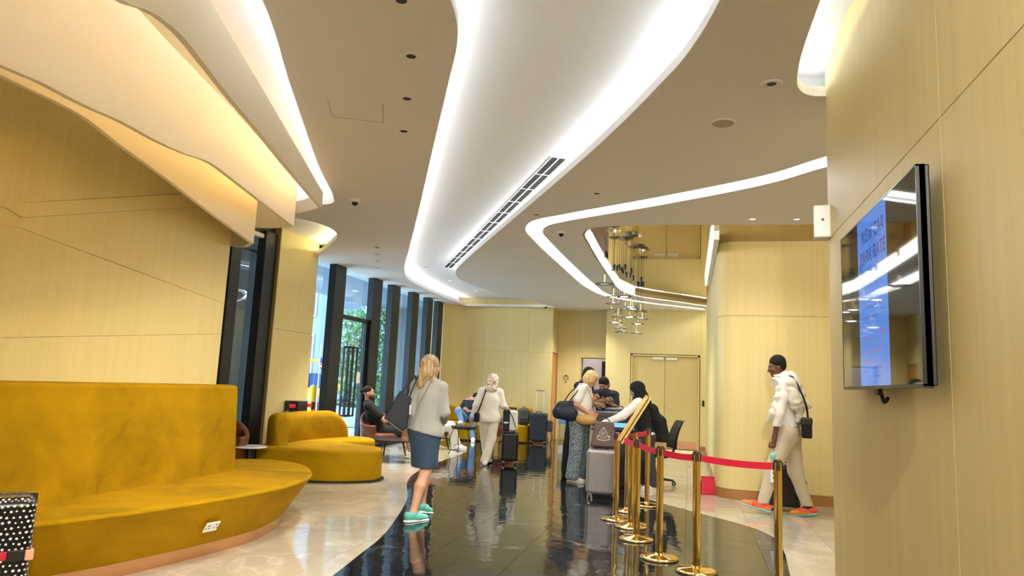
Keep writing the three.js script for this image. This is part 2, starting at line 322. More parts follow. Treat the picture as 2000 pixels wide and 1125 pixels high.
const dbl = new THREE.Group(); dbl.name = 'door_2'; dbl.userData = { kind: 'structure', label: 'pale veneered double doors with white closers', category: 'door' }; scene.add(dbl);
for (const [a, b, s] of [[-1.41, -.611, 1], [-.609, .19, -1]]) {
  const leaf = part(dbl, 'door_leaf', rbox(a + .003, b - .003, .01, 2.27, -17.985, -17.94, .003), M.woodDoor);
  part(leaf, 'kick_plate', box(a + .02, b - .02, .02, .2, -17.94, -17.937), M.copper);
  part(leaf, 'closer', rbox(s > 0 ? b - .3 : a + .03, s > 0 ? b - .03 : a + .3, 2.19, 2.25, -17.94, -17.89, .008), std({ color: C('#e9e6dc'), roughness: .4 }), 'white door closer');
  if (s < 0) part(leaf, 'handle', tube([[a + .06, 1.03, -17.94], [a + .06, 1.03, -17.88], [a + .2, 1.03, -17.88]], .011, 14), M.chrome, 'chrome lever handle');
}
part(dbl, 'door_frame', [box(-1.45, -1.41, 0, 2.31, -17.96, -17.885), box(.19, .23, 0, 2.31, -17.96, -17.885), box(-1.45, .23, 2.275, 2.31, -17.96, -17.885)], M.woodDoor);
part(dbl, 'backing', box(-1.45, .23, 0, 2.3, -18.1, -18.05), M.groove);
solo('card_reader', 'small black card reader beside the double doors', 'card reader', rbox(.3, .35, 1.08, 1.22, -17.9, -17.875, .006), M.blackPl);
{ // small engraved sign with a case and a bent arrow on the recess wall
  const t = thing('wall_sign', 'small dark pictogram of a case and arrow on the recess wall', 'sign', [-3.24, 1.6, -18.598]);
  const ring = (x0, x1, y0, y1, w) => [box(x0, x1, y0, y0 + w, 0, .004), box(x0, x1, y1 - w, y1, 0, .004), box(x0, x0 + w, y0, y1, 0, .004), box(x1 - w, x1, y0, y1, 0, .004)];
  const m = std({ color: C('#5d4a2c'), roughness: .5 });
  part(t, 'case_pictogram', [...ring(-.07, .07, 0, .1, .012), ...ring(-.03, .03, .1, .13, .01), box(-.07, .07, .05, .06, 0, .004)], m);
  part(t, 'arrow', [box(-.012, .0, -.12, -.03, 0, .004), rod([-.006, -.03, .002], [-.04, -.065, .002], .006), rod([-.006, -.03, .002], [.028, -.065, .002], .006)], m);
}
// unseen closing walls
struct('wall_back', box(-5.5, 4.2, 0, UPPER, NEAR, NEAR + .15), M.wood, 'veneered wall at the near end of the hall', 'wall');
struct('wall_far_side', box(4.2, 4.35, 0, UPPER, -18.7, -4.0), M.wood, 'veneered wall beyond the pod', 'wall');
struct('wall_passage', box(1.5, 4.2, 0, UPPER, -4.4, -4.25), M.wood, 'veneered wall behind the television wall', 'wall');

// ---- glazed front on the street side: x = -6.3
const FX = -6.38;
const mull = [[-8.4, .11], [-9.21, .15], [-11.45, .2], [-13.05, .2], [-13.98, .2], [-15.1, .19], [-16.05, .17], [-16.8, .17]];   // centre, half width
const glz = new THREE.Group(); glz.name = 'window_1'; glz.userData = { kind: 'structure', label: 'tall glazed front with broad black mullions along the street', category: 'window' }; scene.add(glz);
part(glz, 'mullion', rbox(FX - .12, FX + .12, 0, CEIL + .1, -5.95, -5.75, .006, 1), M.frame);
for (const [z, h] of mull) part(glz, 'mullion', rbox(FX - .02, FX + .12, 0, CEIL + .12, z - h, z + h, .006, 1), M.frame);
for (const [a, b] of [[-5.95, -8.28], [-8.51, -9.06], [-10.5, -11.25], [-13.25, -13.78], [-14.18, -14.91], [-15.29, -15.88], [-16.22, -16.63], [-16.97, -17.2]]) {
  part(glz, 'pane', box(FX - .012, FX - .006, .05, CEIL + .1, b, a), M.glass);
  part(glz, 'sill', box(FX - .06, FX + .05, 0, .05, b, a), M.frame);
}
part(glz, 'pane', box(FX - .012, FX - .006, 2.58, CEIL + .1, -12.85, -11.65), M.glass);
part(glz, 'transom', rbox(FX - .06, FX + .05, 2.5, 2.58, -12.85, -11.65, .004, 1), M.frame);
part(glz, 'head', box(FX - .12, FX + .06, CEIL + .02, UPPER, -17.3, -5.7), M.frame);
const gdoor = new THREE.Group(); gdoor.name = 'door_3'; gdoor.userData = { kind: 'structure', label: 'frameless glass door with tall black pull handles', category: 'door' }; scene.add(gdoor);
part(gdoor, 'pane', box(FX - .012, FX - .004, .02, 2.49, -12.76, -11.66), M.glass);
part(gdoor, 'side_rail', rbox(FX - .05, FX + .05, 0, 2.5, -12.85, -12.77, .004, 1), M.frame);
for (const s of [1, -1]) {
  const x = FX + .05 * s;
  part(gdoor, 'pull_handle', [rbox(x - .016, x + .016, .66, 2.0, -12.12, -12.09, .004, 1), rbox(x - .016, x + .016, .66, 2.0, -12.46, -12.43, .004, 1), box(x - .016, x + .016, 1.97, 2.0, -12.45, -12.1), box(x - .016, x + .016, .66, .69, -12.45, -12.1), rod([FX, 1.9, -12.27], [x, 1.9, -12.27], .012), rbox(x - .012, x + .012, .68, 1.98, -12.31, -12.24, .004, 1)], M.frame);
}
part(gdoor, 'notice', box(FX - .002, FX, 1.3, 1.52, -12.74, -12.58), std({ color: C('#e8e6e0'), roughness: .8 }), 'small white notice');
// veneered pier between the glazing
const pier = struct('wall_pier', box(-6.6, -6.215, 0, UPPER, -10.5, -9.36), M.groove, 'veneered pier between the dark glass and the glass door', 'wall');
panel(pier, rect(0, 1.14, 0, 2.1), [-6.215, 0, -9.36], [0, 0, -1], [0, 1, 0], .015); panel(pier, rect(0, 1.14, 2.1, UPPER), [-6.215, 0, -9.36], [0, 0, -1], [0, 1, 0], .015);
panel(pier, rect(0, .38, 0, UPPER), [-6.22, 0, -10.5], [-1, 0, 0], [0, 1, 0], .01);

// ---- ceiling: one slab with free-form openings, a second ceiling above
const E = {};
E.bandL = spline2([[-1.9, NEAR - .5], [-1.6, 2], [-1.3, -.5], [-1.2, -2.2], [-1.27, -3.28], [-1.36, -3.66], [-1.63, -4.26], [-2.17, -5.41], [-3.2, -7.62], [-4.3, -9.95], [-5.28, -12.06], [-5.62, -13.1], [-5.8, -14.6], [-5.85, -17.6]], 180);
E.bandR = spline2([[.2, NEAR - .5], [.42, 2], [.36, -1], [.24, -2.8], [.14, -3.53], [-.04, -4.14], [-.21, -4.52], [-.6, -5.32], [-1.22, -6.48], [-2.18, -8.21], [-3.78, -11.11], [-4.24, -12.05], [-4.48, -13.0], [-4.3, -14.8], [-3.4, -17.6]], 180);
E.leaf = spline2([[-2.3, NEAR - .5], [-1.9, 2], [-1.75, -1], [-2.05, -2.2], [-2.31, -3.1], [-2.79, -4.16], [-3.59, -5.97], [-3.98, -6.95], [-4.15, -7.23], [-4.5, -7.27], [-5.3, -7.0]], 180);
E.win = spline2([[-5.9, -7.5], [-5.3, -7.7], [-4.97, -8.0], [-4.86, -8.4], [-4.98, -8.9], [-5.4, -9.5], [-6.05, -10.25], [-6.3, -10.5]], 40);
E.right = spline2([[.76, NEAR - .5], [.72, -1], [.67, -2.8], [.64, -3.7], [.645, -4.4], [.69, -4.72], [.77, -4.84], [.9, -4.88], [1.2, -4.885]], 240);
E.mirror = spline2([[2.9, -8.75], [1.57, -8.68], [.22, -8.62], [-.94, -8.6], [-1.25, -8.72], [-1.38, -9.0], [-1.42, -9.7], [-1.45, -12.3], [-1.4, -14.5], [-1.1, -15.4], [-.32, -16.25], [.44, -17.1]], 200);
const loopOut = spline2([[3.3, -4.55], [2.2, -5.25], [1.13, -6.15], [.7, -6.62], [-.26, -7.26], [-1.49, -7.97], [-1.92, -8.26], [-2.12, -8.7], [-2.16, -9.3], [-2.14, -11.6], [-2.06, -14.1], [-1.8, -15.4], [-1.08, -16.4], [.3, -17.62]], 220);
const loopIn = spline2([[3.45, -4.8], [2.3, -5.5], [1.17, -6.45], [.73, -6.92], [-.28, -7.6], [-1.52, -8.31], [-1.8, -8.54], [-1.93, -8.9], [-1.95, -9.5], [-1.9, -12.2], [-1.84, -13.7], [-1.7, -15.1], [-1.02, -16.25], [.34, -17.5]], 220);
const bandHole = [...E.bandL, ...E.bandR.slice().reverse()];
const leafHole = [...E.leaf, [-5.3, -5.75], [-4.31, -5.7], [-4.31, -3.5], [-4.95, 1.2], [-4.95, NEAR - .5]];
const winHole = [...E.win, [-6.3, -7.5]];
const rightHole = [...E.right, [1.2, NEAR - .5]];
const mirrorHole = [...E.mirror, [2.9, -17.1]];
const loopHole = [...loopOut, ...loopIn.slice().reverse()];
const ceiling = struct('ceiling', extrudeY([[-6.7, NEAR], [4.3, NEAR], [4.3, -18.7], [-6.7, -18.7]], CEIL, CEIL + .06, 0, [bandHole, leafHole, winHole, rightHole, mirrorHole, loopHole]), M.ceil, 'taupe plaster ceiling with free-form openings', 'ceiling');
part(ceiling, 'recess_panel', box(-6.7, 4.3, UPPER, UPPER + .1, -18.7, NEAR + .15), M.white, 'white raised ceiling above the openings');
const ribbon = (pts, d, th, y0, y1) => extrudeY([...offset2(pts, d), ...offset2(pts, d + th).reverse()], y0, y1);
part(ceiling, 'cove_wall', [ribbon(E.bandL, .2, .02, CEIL + .06, UPPER), ribbon(E.bandR, -.2, -.02, CEIL + .06, UPPER), ribbon(E.leaf, -.2, -.02, CEIL + .06, UPPER), ribbon(E.win, -.2, -.02, CEIL + .06, UPPER), ribbon(E.right, .2, .02, CEIL + .06, UPPER)], M.white);
part(ceiling, 'edge_lip', [ribbon(E.bandL, -.002, .01, CEIL + .002, CEIL + .07), ribbon(E.bandR, .002, -.01, CEIL + .002, CEIL + .07), ribbon(E.leaf, .002, -.01, CEIL + .002, CEIL + .07), ribbon(E.win, .002, -.01, CEIL + .002, CEIL + .07), ribbon(E.right, -.002, .01, CEIL + .002, CEIL + .07)], M.white);
part(ceiling, 'mirror_fascia', ribbon(E.mirror, -.01, .02, CEIL, MIRROR), std({ color: C('#e9d3a4'), roughness: .5 }));
part(ceiling, 'bronze_mirror', extrudeY(mirrorHole, MIRROR, MIRROR + .01), M.bronze, 'bronze mirror set in the ceiling');
{ // ceiling access hatch joint
  const h = [[-2.64, -4.41], [-2.77, -4.72], [-2.41, -4.9]]; 
  part(ceiling, 'hatch_joint', [rod([h[0][0], CEIL - .0005, h[0][1]], [h[1][0], CEIL - .0005, h[1][1]], .0016, .0016, 4), rod([h[1][0], CEIL - .0005, h[1][1]], [h[2][0], CEIL - .0005, h[2][1]], .0016, .0016, 4), rod([h[2][0], CEIL - .0005, h[2][1]], [-2.26, CEIL - .0005, -4.56], .0016, .0016, 4)], M.groove);
}
// ================================================================ LIGHT FITTINGS
// a strip of light along a plan curve: a thin glowing profile and area lights of the same run
function stripRun(parent, name, pts, d, y, aim, col, radiance, segs, glowing = 1) {   // aim(tangent, side) gives the direction of the light
  const a = offset2(pts, d - .018 * Math.sign(d || 1)), b = offset2(pts, d + .018 * Math.sign(d || 1));
  part(parent, name, extrudeY([...a, ...b.reverse()], y - .012, y - .002), glow(col, glowing));
  const mid = offset2(pts, d), n = mid.length - 1;
  for (let k = 0; k < segs; k++) {
    const i = Math.round(k * n / segs), j = Math.round((k + 1) * n / segs), p = V(mid[i][0], y, mid[i][1]), q = V(mid[j][0], y, mid[j][1]);
    const t = q.clone().sub(p), len = t.length(); t.normalize();
    const side = V(t.z, 0, -t.x).multiplyScalar(-Math.sign(d || 1)), dir = aim(t, side).normalize(), c = p.add(q).multiplyScalar(.5).addScaledVector(dir, .004);
    const l = new THREE.RectAreaLight(new THREE.Color(...col), radiance, len, .036); l.position.copy(c); l.up.copy(dir.clone().cross(t)); l.lookAt(c.clone().add(dir)); l.name = numbered('strip_light'); scene.add(l);
  }
}
const upIn = (t, s) => V(0, 1, 0).addScaledVector(s, .75);
const COVE = 13;
function cove(label, pts, d, segs, k = 1, col = NEUTRAL) {
  const t = thing('cove_light', label, 'light strip', [0, 0, 0], 0, 'hidden cove lights');
  stripRun(t, 'led_strip', pts, d, CEIL + .078, upIn, col, COVE * k, segs, 1.2);
}
cove('light strip hidden along the window side of the wide white ceiling recess', E.bandL, .07, 28);
cove('light strip hidden along the mirror side of the wide white ceiling recess', E.bandR, -.07, 28);
cove('light strip hidden at the ceiling edge above the layered fins', E.leaf, -.07, 14, 1.25);
cove('light strip hidden in the rounded recess above the veneered pier', E.win, -.07, 8, 1.1, [1, .87, .5]);
cove('light strip hidden in the recess above the television wall', E.right.filter(p => p[0] < .84), .07, 14, .8);

// the bright slot that loops round the mirror
{
  const t = thing('slot_light', 'bright white light slot winding through the ceiling round the bronze mirror', 'slot light');
  const mid = loopOut.map((p, i) => [(p[0] + loopIn[i][0]) / 2, (p[1] + loopIn[i][1]) / 2]);
  part(t, 'housing', extrudeY(loopHole, CEIL + .1, CEIL + .12), M.white);
  part(t, 'diffuser', extrudeY(loopHole, CEIL + .045, CEIL + .05), glow(NEUTRAL, 1.6));
  for (let k = 0; k < 22; k++) {
    const a = mid[k * 10], b = mid[k * 10 + 10], c = V((a[0] + b[0]) / 2, CEIL + .04, (a[1] + b[1]) / 2), tt = V(b[0] - a[0], 0, b[1] - a[1]), len = tt.length(); tt.normalize();
    const l = new THREE.RectAreaLight(new THREE.Color(...NEUTRAL), 16, len, k < 16 ? .16 : .06); l.position.copy(c); l.up.copy(V(0, -1, 0).cross(tt)); l.lookAt(c.x, 0, c.z); l.name = numbered('slot_glow'); scene.add(l);
  }
}
{ // glowing inner faces of the mirror opening
  const faceRun = (t, pts, y0, y1, mat, col, radiance, segs) => {
    part(t, 'diffuser', ribbon(pts, -.014, -.006, y0, y1), mat);
    const mid = offset2(pts, -.024), n = mid.length - 1;
    for (let k = 0; k < segs; k++) {
      const p = mid[Math.round(k * n / segs)], q = mid[Math.round((k + 1) * n / segs)], c = V((p[0] + q[0]) / 2, (y0 + y1) / 2, (p[1] + q[1]) / 2), tt = V(q[0] - p[0], 0, q[1] - p[1]), len = tt.length(); tt.normalize();
      const dir = V(-tt.z, 0, tt.x), l = new THREE.RectAreaLight(new THREE.Color(...col), radiance, len, y1 - y0); l.position.copy(c); l.up.set(0, 1, 0); l.lookAt(c.clone().add(dir)); l.name = numbered('edge_glow'); scene.add(l);
    }
  };
  const side = E.mirror.filter(p => p[0] < -1.2), near = E.mirror.filter(p => p[1] > -8.8 && p[0] > -1.1), far = E.mirror.filter(p => p[1] < -15.2);
  faceRun(thing('mirror_edge_light', 'white light ribbon along the lounge side of the bronze mirror opening', 'light strip'), side, CEIL + .004, MIRROR - .004, glow(NEUTRAL, 1.5), NEUTRAL, 5, 6);
  faceRun(thing('mirror_edge_light', 'thin white light line at the doors end of the bronze mirror opening', 'light strip'), far, CEIL + .002, CEIL + .018, glow(NEUTRAL, 1.0), NEUTRAL, 3, 3);
  faceRun(thing('mirror_edge_light', 'amber light line along the entrance side of the bronze mirror opening', 'light strip'), near, CEIL + .01, MIRROR - .006, glow([1, .62, .2], .9), SOFT, 7, 3);
  const u = thing('pod_edge_light', 'white light panel at the head of the round-cornered wall beside the mirror', 'light strip');
  part(u, 'diffuser', box(.27, .3, CEIL - .0, MIRROR - .002, -13.6, -9.4), glow(NEUTRAL, 1.5));
  part(u, 'housing', box(.3, .365, CEIL - .02, MIRROR - .002, -13.62, -9.38), M.white);
  areaLight([.262, CEIL + .05, -11.5], [-1, CEIL + .05, -11.5], 4.0, .09, NEUTRAL, 3);
}
// layered fins above the sofa wall
function fin(label, pts, top, back) {        // pts: lower edge from near to far, back: how it turns to the wall
  const t = thing('ceiling_fin', label, 'ceiling fin', [0, 0, 0], 0, 'layered fins over the sofa wall');
  const c = new THREE.CatmullRomCurve3(pts.map(p => V(...p)), false, 'centripetal'), run = c.getSpacedPoints(70).map(p => [p.x, p.y, p.z]);
  const faces = (line, th, y1, lift) => {
    const plan = line.map(p => [p[0], p[2]]), inn = offset2(plan, th), lo = [], hi = [], li = [], hj = [];
    line.forEach((p, i) => { lo.push([p[0], p[1] + lift, p[2]]); hi.push([p[0], y1 ?? p[1] + lift + .02, p[2]]); li.push([inn[i][0], p[1] + lift, inn[i][1]]); hj.push([inn[i][0], y1 ?? p[1] + lift + .02, inn[i][1]]); });
    return loft([lo, hi, hj, li, lo].map(r => r), false, false);
  };
  const strip = (line, th, y1, lift) => { // open run: quads along the line round the section, closed ends
    const plan = line.map(p => [p[0], p[2]]), inn = offset2(plan, th);
    return loft(line.map((p, i) => { const yt = y1 ?? p[1] + lift + .022; return [[p[0], p[1] + lift, p[2]], [p[0], yt, p[2]], [inn[i][0], yt, inn[i][1]], [inn[i][0], p[1] + lift, inn[i][1]]]; }), true, true);
  };
  const e = run[run.length - 1], ret = [e, ...back];
  const rc = new THREE.CatmullRomCurve3(ret.map(p => V(...p)), false, 'centripetal').getSpacedPoints(16).map(p => [p.x, p.y, p.z]);
  part(t, 'band', [boxUV(strip(run, .03, top, .02)), boxUV(strip(rc, .03, top, .02))], M.fin);
  part(t, 'edge_trim', [boxUV(strip(run, .036, undefined, 0)), boxUV(strip(rc, .036, undefined, 0))], M.finEdge, 'taupe lower edge');
  return run;
}
const finTop = fin('uppermost cream ceiling fin beside the ceiling edge', [[-2.0, 2.6, 3], [-1.8, 2.6, 1], [-1.78, 2.62, -.4], [-1.97, 2.7, -1.4], [-2.16, 2.82, -2.05], [-2.25, 2.92, -2.3], [-2.35, 2.98, -2.57], [-2.48, 3.0, -2.91], [-2.64, 3.01, -3.34], [-2.84, 3.04, -3.88], [-3.18, 3.08, -4.78], [-3.8, 3.17, -6.42]], 3.34, [[-4.3, 3.2, -6.75], [-5.1, 3.2, -6.8]]);
const finMid = fin('middle cream ceiling fin with a warm glow along its top', [[-2.75, 2.6, 3], [-2.6, 2.6, .8], [-2.65, 2.6, -.8], [-2.82, 2.64, -2.12], [-2.89, 2.68, -2.37], [-2.98, 2.71, -2.67], [-3.08, 2.76, -3.04], [-3.18, 2.79, -3.37], [-3.29, 2.84, -3.76], [-3.4, 2.91, -4.16], [-3.51, 2.92, -4.54], [-3.67, 2.92, -5.11], [-4.0, 2.93, -6.24]], 3.44, [[-4.4, 2.96, -6.42], [-5.1, 3.0, -6.4]]);
const finLow = fin('lowest cream ceiling fin close to the veneered wall', [[-3.6, 2.9, 3], [-3.45, 2.9, .8], [-3.55, 2.94, -1.6], [-3.65, 2.95, -2.75], [-3.71, 2.97, -3.19], [-3.75, 2.97, -3.41], [-3.8, 2.91, -3.77], [-3.87, 2.85, -4.25], [-3.96, 2.76, -4.84], [-4.09, 2.64, -5.72]], 3.44, [[-4.4, 2.66, -5.98], [-5.1, 2.75, -6.0]]);
{ // warm strips fixed behind the fins, washing the next fin
  for (const [run, lift, segs, k, label, cap_ = run === finTop ? 3.3 : 3.4] of [[finTop, .27, 10, 12, 'warm light strip behind the uppermost fin'], [finMid, .26, 8, 12, 'warm light strip behind the middle fin']]) {
    const t = thing('fin_light', label, 'light strip', [0, 0, 0], 0, 'warm strips behind the fins');
    const H_ = (p) => Math.min(p[1] + lift, cap_);
    const plan = run.map(p => [p[0], p[2]]), inn = offset2(plan, .05), n = run.length - 1;
    part(t, 'led_strip', boxUV(loft(run.map((p, i) => { const q = offset2(plan, .034)[i]; return [[q[0], H_(p), q[1]], [q[0], H_(p) + .02, q[1]], [inn[i][0], H_(p) + .02, inn[i][1]], [inn[i][0], H_(p), inn[i][1]]]; }), true, true)), glow(WARM, 1));
    for (let s = 0; s < segs; s++) {
      const i = Math.round((.12 + .86 * s / segs) * n), j = Math.round((.12 + .86 * (s + 1) / segs) * n), a = V(inn[i][0], H_(run[i]) + .01, inn[i][1]), b = V(inn[j][0], H_(run[j]) + .01, inn[j][1]);
      const tt = b.clone().sub(a), len = tt.length(); tt.normalize(); const dir = V(tt.z, 0, -tt.x).normalize(), c = a.add(b).multiplyScalar(.5).addScaledVector(dir, .006);
      const l = new THREE.RectAreaLight(new THREE.Color(...WARM), k * (.45 + 1.1 * s / segs), len, .02); l.position.copy(c); l.up.copy(dir.clone().cross(tt)); l.lookAt(c.clone().add(dir)); l.name = numbered('fin_glow'); scene.add(l);
    }
  }
}
// linear air diffusers
function diffuser(label, a, b, y, slots, w) {
  const d = V(b[0] - a[0], 0, b[1] - a[1]), L = d.length(), t = thing('air_diffuser', label, 'air vent', [a[0], y, a[1]], Math.atan2(-d.z, d.x));
  part(t, 'frame', [box(0, L, -.012, 0, -w / 2 - .012, -w / 2), box(0, L, -.012, 0, w / 2, w / 2 + .012), ...Array.from({ length: slots - 1 }, (_, k) => box(0, L, -.012, 0, -w / 2 + (k + 1) * w / slots - .006, -w / 2 + (k + 1) * w / slots + .006)), ...Array.from({ length: 12 }, (_, k) => box(L * k / 12, L * k / 12 + .012, -.01, 0, -w / 2, w / 2))], M.white);
  part(t, 'slot', box(0, L, -.004, -.001, -w / 2, w / 2), std({ color: C('#191512'), roughness: .9 }), 'black slot');
}
diffuser('long black double slot air diffuser in the white ceiling recess', [-1.28, -6.56], [-4.72, -12.92], UPPER, 2, .15);
diffuser('short slot air diffuser in the rounded recess above the pier', [-5.9, -7.9], [-5.35, -8.6], UPPER, 4, .14);
// recessed downlights
function downlight(x, z, y, label, lit, cd, tgt, ang = .62) {
  const t = thing('downlight', label, 'downlight', [x, y, z], 0, 'recessed ceiling downlights');
  part(t, 'trim_ring', lathe([[.03, .0], [.033, -.003], [.045, -.007], [.066, -.007], [.07, 0]], 28), M.ceil);
  part(t, 'baffle', lathe([[.001, -.001], [.02, -.0012], [.031, -.0015]], 24), lit ? glow(SOFT, 2.5) : std({ color: C('#2a2520'), roughness: .6 }));
  if (cd) spot([x, y - .02, z], tgt ?? [x, 0, z], SOFT, cd, ang, .7);
}
[[-1.54, -3.24], [-1.74, -3.86], [-2.03, -4.48], [-2.32, -5.1]].forEach(([x, z], k) => downlight(x, z, CEIL, 'recessed downlight in the row along the wide white ceiling recess', false, 6, [x - .9, 0, z - .6], .9));
downlight(.51, -4.62, CEIL, 'recessed downlight near the recess above the television wall', false, 9, [-.8, 0, -5.6], .8);
[[.5, .6], [.5, 2.4]].forEach(([x, z]) => downlight(x, z, CEIL, 'recessed downlight in the row along the television wall', false, 42, [.3, .6, z - 3.2], .95));
[[.7, -8.36], [1.19, -8.4]].forEach(([x, z]) => downlight(x, z, CEIL, 'lit recessed downlight in front of the round-cornered wall', true, 3, [x, .4, z - .8], 1.15));
downlight(-2.66, -17.3, CEIL, 'lit recessed downlight before the lift lobby recess', true, 12, [-2.66, 0, -17.4], 1.0);
[[-5.29, -14.66], [-5.2, -16.3]].forEach(([x, z]) => downlight(x, z, UPPER, 'lit recessed downlight at the far end of the white ceiling recess', true, 22));
downlight(-5.2, -12.9, UPPER, 'unlit recessed downlight at the bend of the white ceiling recess', false, 16);
[[-4.78, -9.81], [-5.05, -10.39], [-5.33, -10.99], [-5.65, -11.67]].forEach(([x, z]) => downlight(x, z, CEIL, 'recessed downlight in the row before the glass door', false, 12));
[[-.97, -7.11], [-1.81, -7.95]].forEach(([x, z]) => downlight(x, z, CEIL, 'recessed downlight between the white recess and the light slot', false, 20));
downlight(-.6, -16.9, CEIL, 'lit recessed downlight in front of the double doors', true, .8, [-.6, 0, -16.4], 1.1);
{ const t = thing('ceiling_speaker', 'round flush ceiling speaker grille near the light slot', 'speaker', [.23, CEIL, -5.28]); part(t, 'rim', lathe([[.08, 0], [.082, -.006], [.095, -.006], [.098, 0]], 32), M.ceil); part(t, 'grille', lathe([[.001, -.004], [.05, -.004], [.081, -.003]], 32), std({ color: C('#b7a994'), roughness: .8 })); }
// dome cameras
for (const [x, z, label] of [[-3.78, -7.1, 'small dome camera near the tip of the ceiling fins'], [-1.67, -8.87, 'small dome camera inside the bend of the light slot'], [-3.6, -17.3, 'small dome camera above the corner of the lounge wall']]) {
  const t = thing('dome_camera', label, 'camera', [x, CEIL, z]); part(t, 'base', lathe([[.001, -.035], [.045, -.035], [.058, -.02], [.06, 0]], 24), std({ color: C('#e8e4dc'), roughness: .4 }));
  part(t, 'dome', new THREE.SphereGeometry(.038, 20, 12, 0, Math.PI * 2, Math.PI / 2, Math.PI / 2).translate(0, -.034, 0), phy({ color: C('#0b0b0c'), roughness: .05 }));
}
// pendant cluster
const pend = [[-1.34, 3.07, -11, 0, 1.15], [-1.32, 3.02, -12.2, 1], [-1.13, 3.03, -12.2, 1], [-1.33, 2.9, -12.2, 0], [-1.36, 2.79, -12.3, 0], [-1.05, 2.9, -12.6, 1], [-.98, 3.0, -14.2, 1], [-.94, 2.92, -13.6, 0], [-1.23, 2.67, -12.2, 0], [-1.28, 2.58, -12.3, 1], [-1.22, 2.5, -12.5, 0], [-1.2, 2.43, -12.6, 0], [-1.1, 2.75, -13, 1], [-.94, 2.84, -14.2, 0], [-1.03, 2.74, -14.2, 1], [-1.05, 2.55, -14.2, 0], [-1.08, 2.95, -13.4, 1], [-1.18, 2.88, -13.0, 0]];
for (const [x, y, z, lit, k = 1] of pend) {
  const t = thing('pendant_lamp', lit ? 'lit flat disc pendant lamp on a brass stem in the cluster below the mirror' : 'flat dark disc pendant lamp on a brass stem in the cluster below the mirror', 'pendant lamp', [x, y, z], 0, lit ? 'lit disc pendants' : 'dark disc pendants');
  const R = .13 * k, top = MIRROR - y;
  part(t, 'disc', lathe([[.012, .028], [.03, .02], [R * .9, .004], [R, 0], [R * .97, -.006], [R * .55, -.004], [R * .5, 0]], 36), std({ color: C('#4a443a'), metalness: .6, roughness: .35 }));
  part(t, 'diffuser', lathe([[.001, -.004], [R * .5, -.004], [R * .52, .002]], 28), glow(NEUTRAL, lit ? 6 : .25));
  part(t, 'stem', cyl(.012, .012, .02, .15, 14), M.brass); part(t, 'cord', cyl(.0035, .0035, .15, top, 6), M.blackPl);
  part(t, 'ceiling_cup', cyl(.022, .022, top - .05, top - .002, 14), M.blackPl);
  if (lit) { const l = new THREE.SpotLight(new THREE.Color(...NEUTRAL), 1.2, 0, 1.3, .5, 2); l.position.set(x, y - .02, z); l.target.position.set(x, 0, z); l.castShadow = true; l.name = numbered('pendant_glow'); scene.add(l, l.target); }
}
// ================================================================ FURNITURE AND FITTINGS
// soft solid from a plan outline: rounded top edge, optional flare towards the floor
function resample(pts, n) { const c = new THREE.CurvePath(); for (let i = 0; i < pts.length; i++) { const a = pts[i], b = pts[(i + 1) % pts.length]; c.add(new THREE.LineCurve3(V(a[0], 0, a[1]), V(b[0], 0, b[1]))); } return c.getSpacedPoints(n).slice(0, n).map(p => [p.x, p.z]); }
function signed(p) { return p.reduce((s, a, i) => { const b = p[(i + 1) % p.length]; return s + a[0] * b[1] - b[0] * a[1]; }, 0); }
function cushion(outline, y0, y1, r, n = 120, flare = () => 0) {
  let pts = resample(outline, n); if (signed(pts) > 0) pts = pts.reverse();       // inward is to the left of travel
  const ring = (d, y, f) => offset2(pts, 1, true).map((q, i) => { const p = pts[i], s = d + f * flare(p); return [p[0] + (q[0] - p[0]) * s, y, p[1] + (q[1] - p[1]) * s]; });
  const rings = [ring(.012, y0, 1), ring(0, y0 + .012, .97), ring(0, (y0 + y1 - r) / 2, .5), ring(0, y1 - r, 0)];
  for (let k = 1; k <= 5; k++) { const a = k / 5 * Math.PI / 2; rings.push(ring(r * (1 - Math.cos(a)), y1 - r + r * Math.sin(a), 0)); }
  const area = signed(rings[0].map(p => [p[0], p[2]]));
  return metreUV(loft(rings.map(x => area > 0 ? x.slice().reverse() : x), true, true));
}
